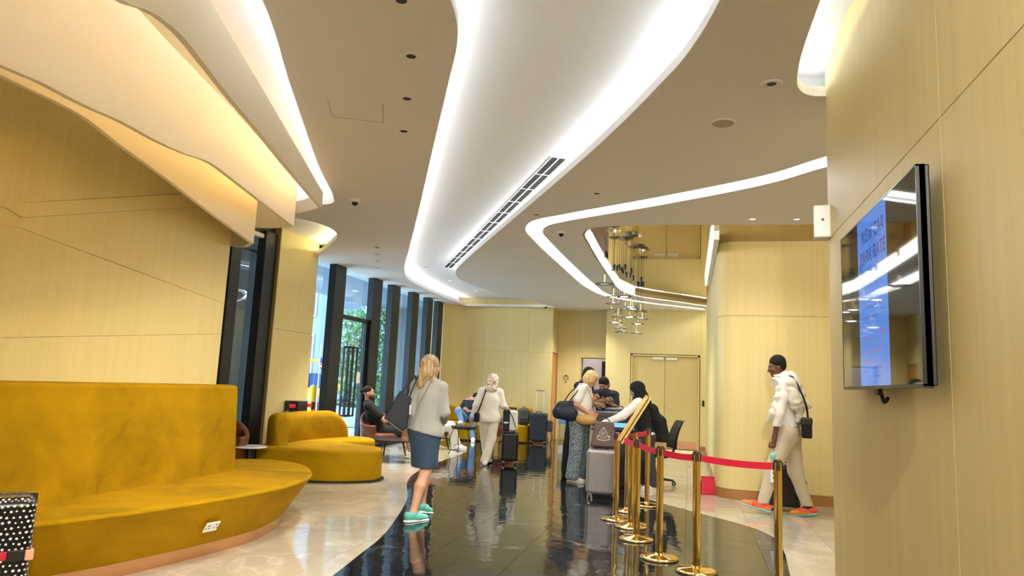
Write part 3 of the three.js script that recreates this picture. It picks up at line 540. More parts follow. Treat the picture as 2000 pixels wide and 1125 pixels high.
{ // long flared banquette against the veneered wall
  const t = thing('banquette_sofa', 'long mustard velvet banquette with tall straight back and copper plinth', 'sofa');
  const front = spline2([[-4.15, -1.6], [-3.93, -2.6], [-3.68, -3.4], [-3.5, -3.88], [-3.39, -4.36], [-3.3, -4.91], [-3.28, -5.4], [-3.47, -6.08], [-3.91, -6.66], [-4.39, -6.86], [-4.7, -6.7]], 60);
  const seat = [...front, [-4.8, -6.3], [-4.75, -5.74], [-4.3, -5.73], [-4.3, -1.6]];
  const fl = (p) => .24 * clamp((p[0] + 4.5) / .7, 0, 1);
  part(t, 'seat', cushion(seat, .1, .485, .03, 170, fl), M.velvet);
  part(t, 'plinth', extrudeY(seat.map(p => [p[0] - fl(p) - .045 * clamp((p[0] + 4.4) / .5, 0, 1), p[1] + (p[1] < -6.2 ? .3 : 0)]), 0, .1), M.copper, 'copper plinth');
  const prof = [[-4.312, .48], [-4.15, .48], [-4.155, .6], [-4.2, 1.25], [-4.215, 1.275], [-4.3, 1.285], [-4.312, 1.28]];
  const bk = new THREE.ExtrudeGeometry(new THREE.Shape(prof.map(p => new THREE.Vector2(...p))), { depth: 4.24, bevelEnabled: true, bevelThickness: .02, bevelSize: .012, bevelOffset: -.012, bevelSegments: 4 }).translate(0, 0, -5.84);
  part(t, 'backrest', boxUV(bk), M.velvet);
  part(t, 'seam', [tube(spline2([[-4.17, -5.92], [-3.9, -6.0], [-3.5, -6.06]], 10).map(p => [p[0], .484, p[1]]), .004, 24, 6)], std({ color: C('#7a5a08'), roughness: 1 }));
  const s = thing('power_socket', 'white double power socket set in the front of the long banquette', 'socket', [-3.43, .265, -4.62], Math.PI / 2 - .22);
  part(s, 'plate', rbox(-.06, .06, -.042, .042, 0, .012, .006), std({ color: C('#efeeea'), roughness: .35 })); part(s, 'pin_holes', [-.035, .035].flatMap(x => [box(x - .004, x + .004, .012, .026, .012, .0135), box(x - .016, x - .01, -.012, -.002, .012, .0135), box(x + .01, x + .016, -.012, -.002, .012, .0135)]), M.blackPl);
  s.rotation.z = 0; s.children.forEach(c => c.rotateX(.56));
}
{ // low curved sofa with a rounded back and two lobes
  const t = thing('curved_sofa', 'low mustard velvet lounge sofa with curved back and two rounded lobes', 'sofa');
  const lobe = spline2([[-5.75, -8.55], [-5.2, -8.5], [-4.6, -8.62], [-4.2, -9.0], [-4.28, -9.42], [-4.7, -9.62], [-5.1, -9.78], [-5.22, -10.0], [-4.98, -10.25], [-4.95, -10.6], [-5.25, -10.9], [-5.68, -10.85], [-5.86, -10.2], [-5.88, -9.2]], 110, true);
  part(t, 'seat', cushion(lobe, .02, .43, .06, 150), M.velvet);
  const mid = spline2([[-5.42, -8.66], [-5.66, -8.82], [-5.75, -9.25], [-5.75, -9.9], [-5.66, -10.45], [-5.55, -10.75]], 40), W = .11;
  const rings = mid.map((p, i) => {
    const u = i / 40, e = Math.min(u / .06, (1 - u) / .22, 1), h = .43 + .43 * Math.sqrt(1 - (1 - e) ** 2), w = W * Math.sqrt(1 - (1 - Math.min(1, e * 1.6 + .15)) ** 2), a = offset2(mid, 1)[i], n = [a[0] - p[0], a[1] - p[1]], out = [];
    for (let k = 0; k <= 12; k++) { const an = Math.PI * k / 12, rx = w * Math.cos(an), yy = h - w + w * Math.sin(an); out.push([p[0] + n[0] * rx, Math.max(yy, .3), p[1] + n[1] * rx]); }
    out.push([p[0] - n[0] * w, .3, p[1] - n[1] * w], [p[0] + n[0] * w, .3, p[1] + n[1] * w]); return out;
  });
  part(t, 'backrest', metreUV(loft(rings)), M.velvet);
  part(t, 'plinth', extrudeY(offset2(lobe, -.04, true), 0, .022), M.blackPl);
}
function tubChair(label, pos, turn, group) {       // shell chair: wrap-round back falling to the arms
  const t = thing('tub_chair', label, 'armchair', pos, turn, group); t.scale.set(1.16, 1.04, 1.16);
  const rings = [], N = 32;
  for (let i = 0; i <= N; i++) {
    const a = mix(-.62, Math.PI + .62, i / N), s = Math.sin(a), h = mix(.56, .80, Math.pow(clamp((s + .35) / 1.35, 0, 1), 2.2)), rx = .34, rz = .33, out = [];
    for (const [dr, y] of [[0, .26], [.012, .4], [.03, h - .03], [.025, h - .008], [.0, h], [-.025, h - .008], [-.035, h - .03], [-.05, .42], [-.06, .26]]) out.push([(rx + dr) * Math.cos(a), y, -(rz + dr) * s]);
    rings.push(out);
  }
  part(t, 'shell', metreUV(loft(rings)), M.leather);
  part(t, 'seat', cushion(roundRect(-.29, .29, -.28, .3, .12, 6), .27, .43, .045, 60), M.leather);
  for (const [x, z] of [[-.22, .24], [.22, .24], [-.2, -.22], [.2, -.22]]) part(t, 'leg', rod([x, .28, z], [x * 1.2, 0, z * 1.2], .016, .009), M.blackPl);
  return t;
}
tubChair('brown leather tub chair holding the man with the hair bun', [-5.42, 0, -11.9], 1.05, 'brown tub chairs');
tubChair('brown leather tub chair with a white-shod sitter beside the small wire table', [-5.35, 0, -14.0], 1.2, 'brown tub chairs');
tubChair('brown leather tub chair behind the round white table', [-6.02, 0, -8.0], .5, 'brown tub chairs');
tubChair('brown leather tub chair beyond the woman in the patterned headscarf', [-4.2, 0, -15.3], -1.2, 'brown tub chairs');
{ const t = thing('side_table', 'round white-topped side table between banquette and curved sofa', 'table', [-5.56, 0, -8.12]); part(t, 'top', lathe([[.001, .44], [.2, .44], [.215, .448], [.215, .455], [.2, .462], [.001, .462]], 36), std({ color: C('#efece6'), roughness: .25 })); part(t, 'pedestal', lathe([[.16, 0], [.16, .02], [.05, .06], [.05, .44]], 24), M.blackPl); }
{ // low dark table on hairpin legs before the man with the bun
  const t = thing('coffee_table', 'low black boat-shaped coffee table on wire legs', 'table', [-4.8, 0, -11.38], .3); t.scale.set(1.2, 1, 1);
  part(t, 'top', extrudeY(spline2([[-.5, -.22], [0, -.3], [.45, -.2], [.5, .1], [.1, .28], [-.45, .2]], 40, true), .36, .385, .006), M.blackPl);
  for (const [x, z] of [[-.32, .1], [.32, .12], [.3, -.14], [-.3, -.14]]) part(t, 'leg', [rod([x - .06, .36, z], [x, 0, z], .008), rod([x + .06, .36, z], [x, 0, z], .008)], M.blackPl);
}
{ const t = thing('wire_table', 'small dark table with thin bent wire legs beside the brown chair', 'table', [-4.33, 0, -13.3], -.2);
  part(t, 'top', extrudeY(roundRect(-.24, .24, -.2, .2, .12, 6), .53, .55, .004), std({ color: C('#3a2620'), roughness: .5 })); part(t, 'apron', extrudeY(roundRect(-.22, .22, -.18, .18, .1, 6), .49, .53), M.blackPl);
  for (const [x, z] of [[-.2, .15], [.2, .15], [.2, -.15], [-.2, -.15]]) part(t, 'leg', tube([[x * .8, .5, z * .8], [x * 1.05, .3, z * 1.05], [x * .95, .1, z], [x * 1.1, 0, z * 1.1]], .008, 14, 6), M.blackPl);
}
function farSofa(label, x0, x1, z, turn = 0) {
  const t = thing('lounge_sofa', label, 'sofa', [(x0 + x1) / 2, 0, z], turn, 'far mustard sofas'), w = (x1 - x0) / 2;
  part(t, 'seat', cushion(roundRect(-w, w, -.4, .45, .2, 6), .03, .43, .05, 80), M.velvet); part(t, 'backrest', rbox(-w + .02, w - .02, .4, .84, -.42, -.18, .08, 4), M.velvet); part(t, 'plinth', extrudeY(roundRect(-w + .04, w - .04, -.36, .4, .18, 6), 0, .03), M.blackPl); return t;
}
farSofa('mustard velvet sofa under the reclining person in denim', -6.05, -4.75, -16.9);
farSofa('mustard velvet sofa beside the dark blue ribbed suitcase', -4.6, -3.85, -17.2);
// belt barriers
function stanchion(x, z, label, h = .93) {
  const t = thing('stanchion', label, 'stanchion', [x, 0, z], 0, 'gold belt stanchions');
  part(t, 'base', lathe([[.001, 0], [.155, 0], [.16, .006], [.16, .016], [.14, .026], [.04, .036], [.034, .05], [.001, .05]], 40), M.gold); part(t, 'rubber_ring', lathe([[.15, -.001], [.163, -.001], [.163, .007], [.15, .007]], 40), M.blackPl);
  part(t, 'post', cyl(.03, .03, .04, h, 28), M.gold); part(t, 'head', [cyl(.031, .031, h - .014, h - .004, 28), cyl(.03, .027, h - .004, h + .004, 28)], M.blackPl, 'black cap');
  for (let k = 0; k < 4; k++) { const a = k * Math.PI / 2; part(t, 'belt_clip', rbox(.026, .038, h - .075, h - .014, -.014, .014, .004, 1).rotateY(a), M.blackPl); }
  return [x, z];
}
const S = [[.64, -5.62, 'gold stanchion at the loose end of the belt, before the striding man'], [.06, -5.92, 'gold stanchion second along the red belt from the striding man'], [-.24, -6.24, 'gold stanchion third along the red belt from the striding man'], [-.48, -6.91, 'gold stanchion fourth along the red belt from the striding man'], [-.58, -7.49, 'gold stanchion under the tilted sign frame'], [-.77, -7.84, 'gold stanchion beside the grey hard-shell suitcase'], [-.7, -8.43, 'gold stanchion behind the sign, closest to the desk'], [-.5, -8.95, 'gold stanchion at the desk end of the belt']];
for (const s of S) stanchion(...s);
function beltRun(a, b, label) {
  const n = 16, hw = .026, line = []; for (let k = 0; k <= n; k++) { const u = k / n; line.push([mix(a[0], b[0], u), 0.885 - .014 * 4 * u * (1 - u), mix(a[1], b[1], u)]); }
  const d = [b[0] - a[0], b[1] - a[1]], l = Math.hypot(...d), nx = -d[1] / l * .0012, nz = d[0] / l * .0012, cut = (u) => clamp(u, .045 / l, 1 - .045 / l);
  const rings = line.map((p, k) => { const u = cut(k / n), x = mix(a[0], b[0], u), z = mix(a[1], b[1], u); return [[x - nx, p[1] - hw, z - nz], [x - nx, p[1] + hw, z - nz], [x + nx, p[1] + hw, z + nz], [x + nx, p[1] - hw, z + nz]]; });
  solo('barrier_belt', label, 'barrier belt', boxUV(loft(rings)), M.belt, 'red barrier belts');
}
beltRun(S[0], S[1], 'red barrier belt reaching the post before the striding man'); beltRun(S[1], S[2], 'red barrier belt between the second and third posts'); beltRun(S[2], S[3], 'red barrier belt between the third and fourth posts'); beltRun(S[3], S[5], 'red barrier belt running under the sign frame to the grey suitcase'); beltRun(S[5], S[7], 'red barrier belt at the desk end behind the sign frame');
{ // tilted sign frame on its stand, seen edge-on
  const t = thing('sign_frame', 'gold framed sign seen edge-on, tilted on top of a post', 'sign', [-.59, 0, -7.66], .075);
  const fr = part(t, 'frame', [rbox(-.018, .018, -.29, -.26, -.17, .17, .004, 1), rbox(-.018, .018, .26, .29, -.17, .17, .004, 1), rbox(-.018, .018, -.29, .29, -.17, -.14, .004, 1), rbox(-.018, .018, -.29, .29, .14, .17, .004, 1)], std({ color: C('#d9b56a'), roughness: .3, metalness: .5 }));
  part(fr, 'board', box(-.006, .006, -.26, .26, -.14, .14), std({ color: C('#e8d9b4'), roughness: .5 })); part(fr, 'backing', rbox(.026, .05, -.285, .285, -.165, .165, .004, 1), std({ color: C('#d8b878'), roughness: .4 }));
  fr.position.set(0, 1.1, 0); fr.rotation.z = -.54;
  part(t, 'bracket', rod([.03, .93, 0], [.03, 1.08, 0], .012), M.blackPl); part(t, 'post', cyl(.016, .016, .02, .95, 18, .03), M.gold); part(t, 'base', lathe([[.001, 0], [.13, 0], [.13, .014], [.03, .03], [.001, .03]], 36).translate(.03, 0, 0), M.gold);
}
// a pair of short stored barriers and a black bin by the pier
{ const t = thing('litter_bin', 'black square bin against the veneered pier', 'bin', [-6.07, 0, -9.98]); part(t, 'body', rbox(-.12, .12, 0, .92, -.14, .14, .01), M.blackPl); part(t, 'lid', rbox(-.125, .125, .92, 1.0, -.145, .145, .012), std({ color: C('#222426'), roughness: .3 })); }
for (const [x, z] of [[-5.99, -9.6], [-5.99, -10.36]]) { const t = thing('barrier_post', 'slim dark barrier post beside the black bin at the pier', 'stanchion', [x, 0, z], 0, 'slim dark barrier posts'); part(t, 'base', cyl(.1, .09, 0, .025, 24), M.blackPl); part(t, 'post', cyl(.025, .025, .02, .93, 16), M.brass); part(t, 'head', cyl(.032, .032, .86, .98, 16), M.blackPl); }
solo('barrier_belt', 'short red belt stretched in front of the black bin', 'barrier belt', box(-5.992, -5.988, .9, .955, -10.33, -9.63), M.belt, 'red barrier belts');
{ // reception desk, mostly behind luggage
  const t = thing('service_desk', 'slim black service desk behind the stanchions', 'desk', [-1.08, 0, -10.55], .12);
  part(t, 'body', rbox(-.3, .3, 0, .8, -.22, .22, .012), M.blackPl); part(t, 'worktop', rbox(-.34, .34, .8, .83, -.26, .26, .008), std({ color: C('#22201f'), roughness: .2 }));
  const k = thing('tablet', 'tablet with a bright blue screen on the black service desk', 'tablet', [-.98, .835, -10.36], .12); part(k, 'case', rbox(-.13, .13, 0, .012, -.09, .09, .005), M.blackPl).rotation.x = .35; part(k, 'screen', box(-.118, .118, .012, .0125, -.08, .08), glow([.18, .5, .85], .8)).rotation.x = .35;
  k.children.forEach(c => c.position.y = .04);
}
{ // swivel chair with a dark coat hung on its back
  const t = thing('office_chair', 'black swivel office chair turned towards the service desk', 'chair', [-.52, 0, -11.0], .35);
  part(t, 'seat', cushion(roundRect(-.25, .25, -.24, .26, .1, 5), .43, .5, .03, 60), M.blackSoft);
  const rings = []; for (let i = 0; i <= 14; i++) { const u = i / 14, y = .55 + u * .42, z = .0, w = .2 * (1 - .25 * u), x = .26 + .13 * u * u; rings.push([[x, y, -w], [x + .02, y, 0], [x, y, w], [x + .03, y, w], [x + .05, y, 0], [x + .03, y, -w]]); }
  part(t, 'backrest', loft(rings), M.blackPl); part(t, 'stalk', [cyl(.028, .028, .1, .44, 14), tube([[0, .42, 0], [.22, .42, 0], [.31, .52, 0], [.3, .62, 0]], .02, 16)], M.blackPl);
  for (let k = 0; k < 5; k++) { const a = k * 2 * Math.PI / 5 + .3; const leg = part(t, 'leg', rod([0, .1, 0], [.3 * Math.cos(a), .075, .3 * Math.sin(a)], .024, .016), M.blackPl); part(leg, 'caster', new THREE.TorusGeometry(.022, .012, 8, 16).translate(.3 * Math.cos(a), .034, .3 * Math.sin(a)), M.blackPl); }
}
{ const t = thing('donation_box', 'clear acrylic box with a blue lid near the lift lobby recess', 'box', [-2.62, 0, -15]); part(t, 'body', [box(-.1, .1, .15, .62, -.1, -.094), box(-.1, .1, .15, .62, .094, .1), box(-.1, -.094, .15, .62, -.1, .1), box(.094, .1, .15, .62, -.1, .1)], M.clear); part(t, 'lid', rbox(-.11, .11, .62, .7, -.11, .11, .01), fabric('#5d86a8')); part(t, 'stand', box(-.1, .1, 0, .15, -.1, .1), fabric('#c9c2b4')); }
// television on its wall arm
{
  const t = thing('television', 'large wall-mounted television showing a blue car park rate notice', 'television', [.80, 1.865, -3.4], -Math.PI / 2);   // screen faces -x
  part(t, 'housing', rbox(-.66, .66, -.405, .405, -.045, -.004, .006, 2), M.blackPl); part(t, 'bezel', [box(-.66, .66, -.412, -.398, -.03, .002), box(-.66, .66, .398, .405, -.03, .002), box(-.66, -.653, -.405, .405, -.03, .002), box(.653, .66, -.405, .405, -.03, .002)], std({ color: C('#2b2c2e'), roughness: .3, metalness: .5 }));
  const cv = document.createElement('canvas'); cv.width = 1024; cv.height = 628; const c = cv.getContext('2d'); c.fillStyle = '#000'; c.fillRect(0, 0, 1024, 628);
  const x0 = 300, x1 = 702; c.fillStyle = '#3f7fd8'; c.fillRect(x0, 0, x1 - x0, 628); c.fillStyle = '#1d3f8c'; c.textAlign = 'center';
  c.font = 'bold 70px sans-serif'; c.fillText('NEW CAR', 520, 100); c.fillText('PARK RATE', 510, 178); c.fillStyle = '#2a57a8'; c.font = 'bold 30px sans-serif'; c.fillText('EFFECTIVE 1st JUNE 2024', 505, 222);
  c.fillStyle = '#3468c0'; for (const [y, w] of [[262, 240], [300, 280], [338, 200], [376, 260]]) c.fillRect(505 - w / 2, y, w, 9);
  c.fillStyle = '#7a6fc0'; for (const [x, y, w] of [[360, 450, 90], [560, 440, 100], [380, 500, 230], [360, 540, 120]]) c.fillRect(x, y, w, 10); c.fillStyle = '#2d62bc'; for (const [x, y, w] of [[340, 570, 60], [480, 560, 130], [500, 590, 90]]) c.fillRect(x, y, w, 8);
  c.fillStyle = '#2c66b8'; c.beginPath(); c.arc(345, 175, 24, 0, 7); c.fill();
  const tx = new THREE.CanvasTexture(cv); tx.colorSpace = THREE.SRGBColorSpace;
  part(t, 'screen', new THREE.PlaneGeometry(1.306, .796).translate(0, 0, .0005), phy({ color: C('#050506'), roughness: .035, ior: 1.7, emissive: 0xffffff, emissiveMap: tx, emissiveIntensity: .55 }));
  part(t, 'wall_arm', [box(-.2, .2, -.2, .2, -.1, -.075), box(-.05, .05, -.12, .12, -.075, -.045)], M.blackPl); part(t, 'remote_sensor', [rbox(-.03, .03, -.44, -.405, -.02, 0, .006), tube([[.0, -.43, -.02], [.01, -.47, -.03], [.03, -.45, -.04]], .008, 12)], M.blackPl);
}
{ const t = thing('wall_sensor', 'grey-white sensor box fixed at the end of the television wall', 'sensor', [.88, 2.56, -4.86], -.15); part(t, 'case', rbox(-.085, .02, -.11, .11, -.05, .05, .012, 3), std({ color: C('#dcdad8'), roughness: .45 })); part(t, 'lens', cyl(.009, .009, 0, .004, 14).rotateX(Math.PI / 2).translate(-.03, .01, .05), M.blackPl); }
// ================================================================ LUGGAGE AND BAGS
const fold = (g, f) => { const p = g.attributes.position; for (let i = 0; i < p.count; i++) { const q = f(p.getX(i), p.getY(i), p.getZ(i)); p.setXYZ(i, q[0], q[1], q[2]); } g.computeVertexNormals(); return g; };
const sheetTex = (w, h, draw) => { const c = document.createElement('canvas'); c.width = w; c.height = h; draw(c.getContext('2d'), w, h); const t = new THREE.CanvasTexture(c); t.colorSpace = THREE.SRGBColorSpace; t.wrapS = t.wrapT = THREE.RepeatWrapping; return t; };
function suitcase(label, pos, turn, w, h, d, mat, o = {}) {
  const t = thing('suitcase', label, 'suitcase', pos, turn, o.group), base = .06;
  const shell = new RoundedBoxGeometry(w, h - base, d, 5, Math.min(.05, d * .24)).translate(0, base + (h - base) / 2, 0);
  if (o.uv) boxUVkeep(shell, o.uv);
  part(t, 'shell', shell, mat);
  if (o.ribs) { const r = []; for (let k = 0; k < o.ribs; k++) { const q = (k + .5) / o.ribs - .5; if (o.across) { const y = base + .05 + (h - base - .1) * (q + .5); r.push(rbox(-w / 2 - .004, w / 2 + .004, y - .011, y + .011, -d / 2 - .005, d / 2 + .005, .005, 2)); } else { const x = q * (w - .06); r.push(rbox(x - .009, x + .009, base + .03, h - .03, -d / 2 - .005, d / 2 + .005, .005, 2)); } } part(t, 'rib', r, mat); }
  part(t, 'zip_band', rbox(-w / 2 - .002, w / 2 + .002, base - .002, h + .002, -.008, .008, .004, 2), M.blackPl);
  part(t, 'handle', tube([[-.07, h - .005, 0], [-.065, h + .022, 0], [.065, h + .022, 0], [.07, h - .005, 0]], .009, 24, 8), M.blackPl);
  if (o.trolley) part(t, 'trolley_handle', [rod([-.09, h, -d / 2 + .03], [-.09, h + o.trolley, -d / 2 + .03], .008), rod([.09, h, -d / 2 + .03], [.09, h + o.trolley, -d / 2 + .03], .008), rbox(-.11, .11, h + o.trolley - .015, h + o.trolley + .02, -d / 2 + .012, -d / 2 + .048, .008)], o.trolleyMat ?? M.chrome);
  for (const [sx, sz] of [[-1, -1], [1, -1], [1, 1], [-1, 1]]) { const wl = part(t, 'wheel_fork', rbox(sx * (w / 2 - .045) - .018, sx * (w / 2 - .045) + .018, .03, base + .01, sz * (d / 2 - .045) - .018, sz * (d / 2 - .045) + .018, .006), M.chrome); part(wl, 'wheel', new THREE.CylinderGeometry(.026, .026, .022, 18).rotateZ(Math.PI / 2).translate(sx * (w / 2 - .045), .026, sz * (d / 2 - .045)), M.blackPl); }
  return t;
}
function boxUVkeep(g, s) { const p = g.attributes.position, n = g.attributes.normal, uv = new Float32Array(p.count * 2); for (let i = 0; i < p.count; i++) { const ax = Math.abs(n.getX(i)), ay = Math.abs(n.getY(i)), az = Math.abs(n.getZ(i)); const [u, v] = az >= ax && az >= ay ? [p.getX(i), p.getY(i)] : ax > ay ? [p.getZ(i), p.getY(i)] : [p.getX(i), p.getZ(i)]; uv[2 * i] = u * s; uv[2 * i + 1] = v * s; } g.setAttribute('uv', new THREE.BufferAttribute(uv, 2)); return g; }
{ // polka-dot case by the banquette
  const dots = sheetTex(1024, 1024, (c, w) => { c.fillStyle = '#0b0b0e'; c.fillRect(0, 0, w, w); c.fillStyle = '#e9e9ea'; const n = 12; for (let j = 0; j < n; j++) for (let i = 0; i < n; i++) { const x = (i + .5 + (j % 2) * .5) * w / n + rr(-9, 9), y = (j + .5) * w / n + rr(-9, 9), r = rr(.17, .27) * w / n; for (const ox of [-w, 0, w]) for (const oy of [-w, 0, w]) { c.beginPath(); c.arc(x + ox, y + oy, r, 0, 7); c.fill(); } } });
  const t = suitcase('black suitcase with white polka dots and a red strap before the banquette', [-3.47, 0, -2.83], .86, .5, .73, .28, phy({ map: dots, roughness: .28, clearcoat: .3 }), { uv: 3.2 });
  part(t, 'luggage_strap', rbox(-.256, .256, .43, .475, -.146, .146, .01, 2), fabric('#c92b45'), 'red luggage strap'); part(t, 'strap_buckle', rbox(.15, .225, .425, .48, .142, .154, .006), M.blackPl); part(t, 'tag', rbox(.225, .262, .425, .475, .1, .15, .006), fabric('#e2a98c'));
}
suitcase('grey hard-shell suitcase with vertical ribs under the brown tote', [-1.1, 0, -9.25], .1, .4, .62, .26, phy({ color: C('#8a8485'), roughness: .38, metalness: .25 }), { ribs: 9 });
{ // brown printed carrier bag standing on the grey case
  const t = thing('carrier_bag', 'dark brown carrier bag with a pale crest on the grey suitcase', 'bag', [-1.08, .645, -9.25], .1);
  const crest = sheetTex(512, 512, (c) => { c.fillStyle = '#54413a'; c.fillRect(0, 0, 512, 512); c.strokeStyle = c.fillStyle = '#a39a90'; c.lineWidth = 12; c.beginPath(); c.arc(256, 230, 92, 0, 7); c.stroke(); c.lineWidth = 7; c.beginPath(); c.arc(256, 230, 62, 0, 7); c.stroke(); c.fillRect(200, 200, 112, 14); c.fillRect(212, 228, 88, 14); c.fillRect(224, 256, 64, 12); c.beginPath(); c.moveTo(226, 130); c.lineTo(256, 92); c.lineTo(286, 130); c.fill(); c.lineWidth = 22; c.beginPath(); c.moveTo(120, 330); c.quadraticCurveTo(256, 400, 392, 330); c.stroke(); c.beginPath(); c.arc(140, 290, 26, 0, 7); c.arc(372, 290, 26, 0, 7); c.fill(); });
  const g = new RoundedBoxGeometry(.34, .33, .16, 6, .03).translate(0, .165, 0); { const p = g.attributes.position, uv = new Float32Array(p.count * 2); for (let i = 0; i < p.count; i++) { uv[2 * i] = p.getX(i) / .34 + .5; uv[2 * i + 1] = p.getY(i) / .33; } g.setAttribute('uv', new THREE.BufferAttribute(uv, 2)); }
  fold(g, (x, y, z) => [x * (1 - .28 * clamp((y - .1) / .25, 0, 1)) + .006 * Math.sin(30 * y + 9 * x), y, z * (1 - .55 * clamp((y - .1) / .25, 0, 1)) + .006 * Math.sin(40 * x + 25 * y)]);
  part(t, 'body', g, std({ map: crest, roughness: .55 })); part(t, 'handle', [tube([[-.08, .31, .03], [-.05, .36, .03], [.05, .36, .03], [.08, .31, .03]], .006, 20), tube([[-.08, .31, -.03], [-.05, .36, -.03], [.05, .36, -.03], [.08, .31, -.03]], .006, 20)], fabric('#54413a'));
}
suitcase('tall dark grey ribbed suitcase standing behind the brown carrier bag', [-1.24, 0, -11.15], .1, .42, 1.05, .3, std({ color: C('#3c3d3e'), roughness: .5 }), { ribs: 14, across: true, group: 'dark ribbed suitcases' });
suitcase('dark grey ribbed suitcase standing behind the outstretched white sleeve', [-1.13, 0, -11.62], .05, .42, 1.1, .3, std({ color: C('#35383b'), roughness: .5 }), { ribs: 14, across: true, group: 'dark ribbed suitcases' });
{ // the case pushed by the woman in the headscarf, with a bag strapped on top
  const t = suitcase('black upright suitcase pushed by the woman in the patterned headscarf', [-3.1, 0, -12.2], .35, .3, .56, .22, std({ color: C('#131315'), roughness: .45 }), { trolley: .42, trolleyMat: M.blackPl });
  const b = thing('travel_bag', 'white bag with dark green front panel riding on the black suitcase', 'bag', [-3.1, .59, -12.16], .35);
  part(b, 'body', rbox(-.13, .13, 0, .36, -.08, .09, .04, 4), fabric('#dedacb')); part(b, 'front_panel', rbox(-.135, -.01, .0, .37, .03, .105, .03, 4), fabric('#1d2b28'), 'dark green panel'); part(b, 'buckle', [box(-.12, -.04, .13, .16, .104, .108), box(.0, .1, .12, .135, .088, .094)], std({ color: C('#cfd3cf'), roughness: .4 })); part(b, 'strap', tube([[.11, .02, .08], [.05, .2, .1], [-.02, .34, .09]], .007, 16), M.blackPl);
}
suitcase('dark blue ribbed suitcase with raised handle beside the far mustard sofa', [-3.6, 0, -17.0], .1, .42, .74, .28, std({ color: C('#1f2c3a'), roughness: .4 }), { ribs: 12, across: true, trolley: .55, trolleyMat: M.chrome });
{ const t = thing('backpack', 'grey backpack resting on the far mustard sofa by the blue suitcase', 'backpack', [-3.98, .43, -16.95], .3); part(t, 'body', fold(new RoundedBoxGeometry(.3, .42, .2, 6, .09).translate(0, .21, 0), (x, y, z) => [x * (1 - .2 * y), y, z * (1 - .3 * y)]), fabric('#4b4d48')); part(t, 'pocket', rbox(-.11, .11, .05, .2, .07, .13, .03, 4), fabric('#3a3c39')); part(t, 'strap', tube([[.08, .38, -.04], [.14, .3, .06], [.13, .08, .06]], .012, 16), fabric('#262726')); part(t, 'loop', tube([[-.04, .4, 0], [0, .45, 0], [.05, .41, 0]], .008, 14), fabric('#262726')); }
{ const t = thing('shoulder_bag', 'dark grey shoulder bag hanging beside the blue ribbed suitcase', 'bag', [-3.31, 0, -16.95]); part(t, 'body', rbox(-.07, .07, .3, .58, -.05, .05, .04, 4), fabric('#4a4842')); part(t, 'strap', tube([[-.06, .55, 0], [-.12, .72, -.03], [-.16, .74, -.05]], .01, 16), fabric('#3a3936')); part(t, 'hanging_strap', tube([[.05, .3, 0], [.06, .15, .0], [.02, .01, 0]], .01, 16), fabric('#3a3936')); }
suitcase('black suitcase wheeled behind the striding man in white', [1.15, 0, -9.45], -.2, .36, .56, .24, std({ color: C('#1a1a1b'), roughness: .35 }), { ribs: 4, across: true, trolley: .4, trolleyMat: M.blackPl });
{ const t = thing('paper_bag', 'small red bag on the floor at the foot of the round-cornered wall', 'bag', [.25, 0, -10.4], .3); part(t, 'body', fold(new RoundedBoxGeometry(.2, .24, .13, 5, .02).translate(0, .12, 0), (x, y, z) => [x * (1 - .15 * y / .24) + .12 * y * .3, y, z * (1 - .6 * y / .24)]), std({ color: C('#d0243c'), roughness: .45 })); part(t, 'fold', rbox(-.08, .1, .225, .245, -.03, .03, .008), std({ color: C('#b81d34'), roughness: .45 })); }
// ================================================================ PEOPLE
// distance fields of tapered capsules and ellipsoids, joined smoothly and meshed with surface nets
const sub3 = (a, b) => [a[0] - b[0], a[1] - b[1], a[2] - b[2]], add3 = (a, b) => [a[0] + b[0], a[1] + b[1], a[2] + b[2]], mul3 = (a, s) => [a[0] * s, a[1] * s, a[2] * s], dot3 = (a, b) => a[0] * b[0] + a[1] * b[1] + a[2] * b[2];
const cross3 = (a, b) => [a[1] * b[2] - a[2] * b[1], a[2] * b[0] - a[0] * b[2], a[0] * b[1] - a[1] * b[0]], len3 = (a) => Math.hypot(...a), nor3 = (a) => mul3(a, 1 / (len3(a) || 1)), lerp3 = (a, b, t) => [mix(a[0], b[0], t), mix(a[1], b[1], t), mix(a[2], b[2], t)];
const cap = (a, b, ra, rb = ra, n = null, s = 1, k = .03) => ({ a, b, ra, rb, n, s, k });
const ell = (c, r, B = null, k = .02) => ({ c, r, B, k });
const inf = (list, d, k) => list.map(p => p.c ? { ...p, r: p.r.map(x => x + d) } : { ...p, ra: p.ra + d, rb: p.rb + d, k: k ?? p.k });
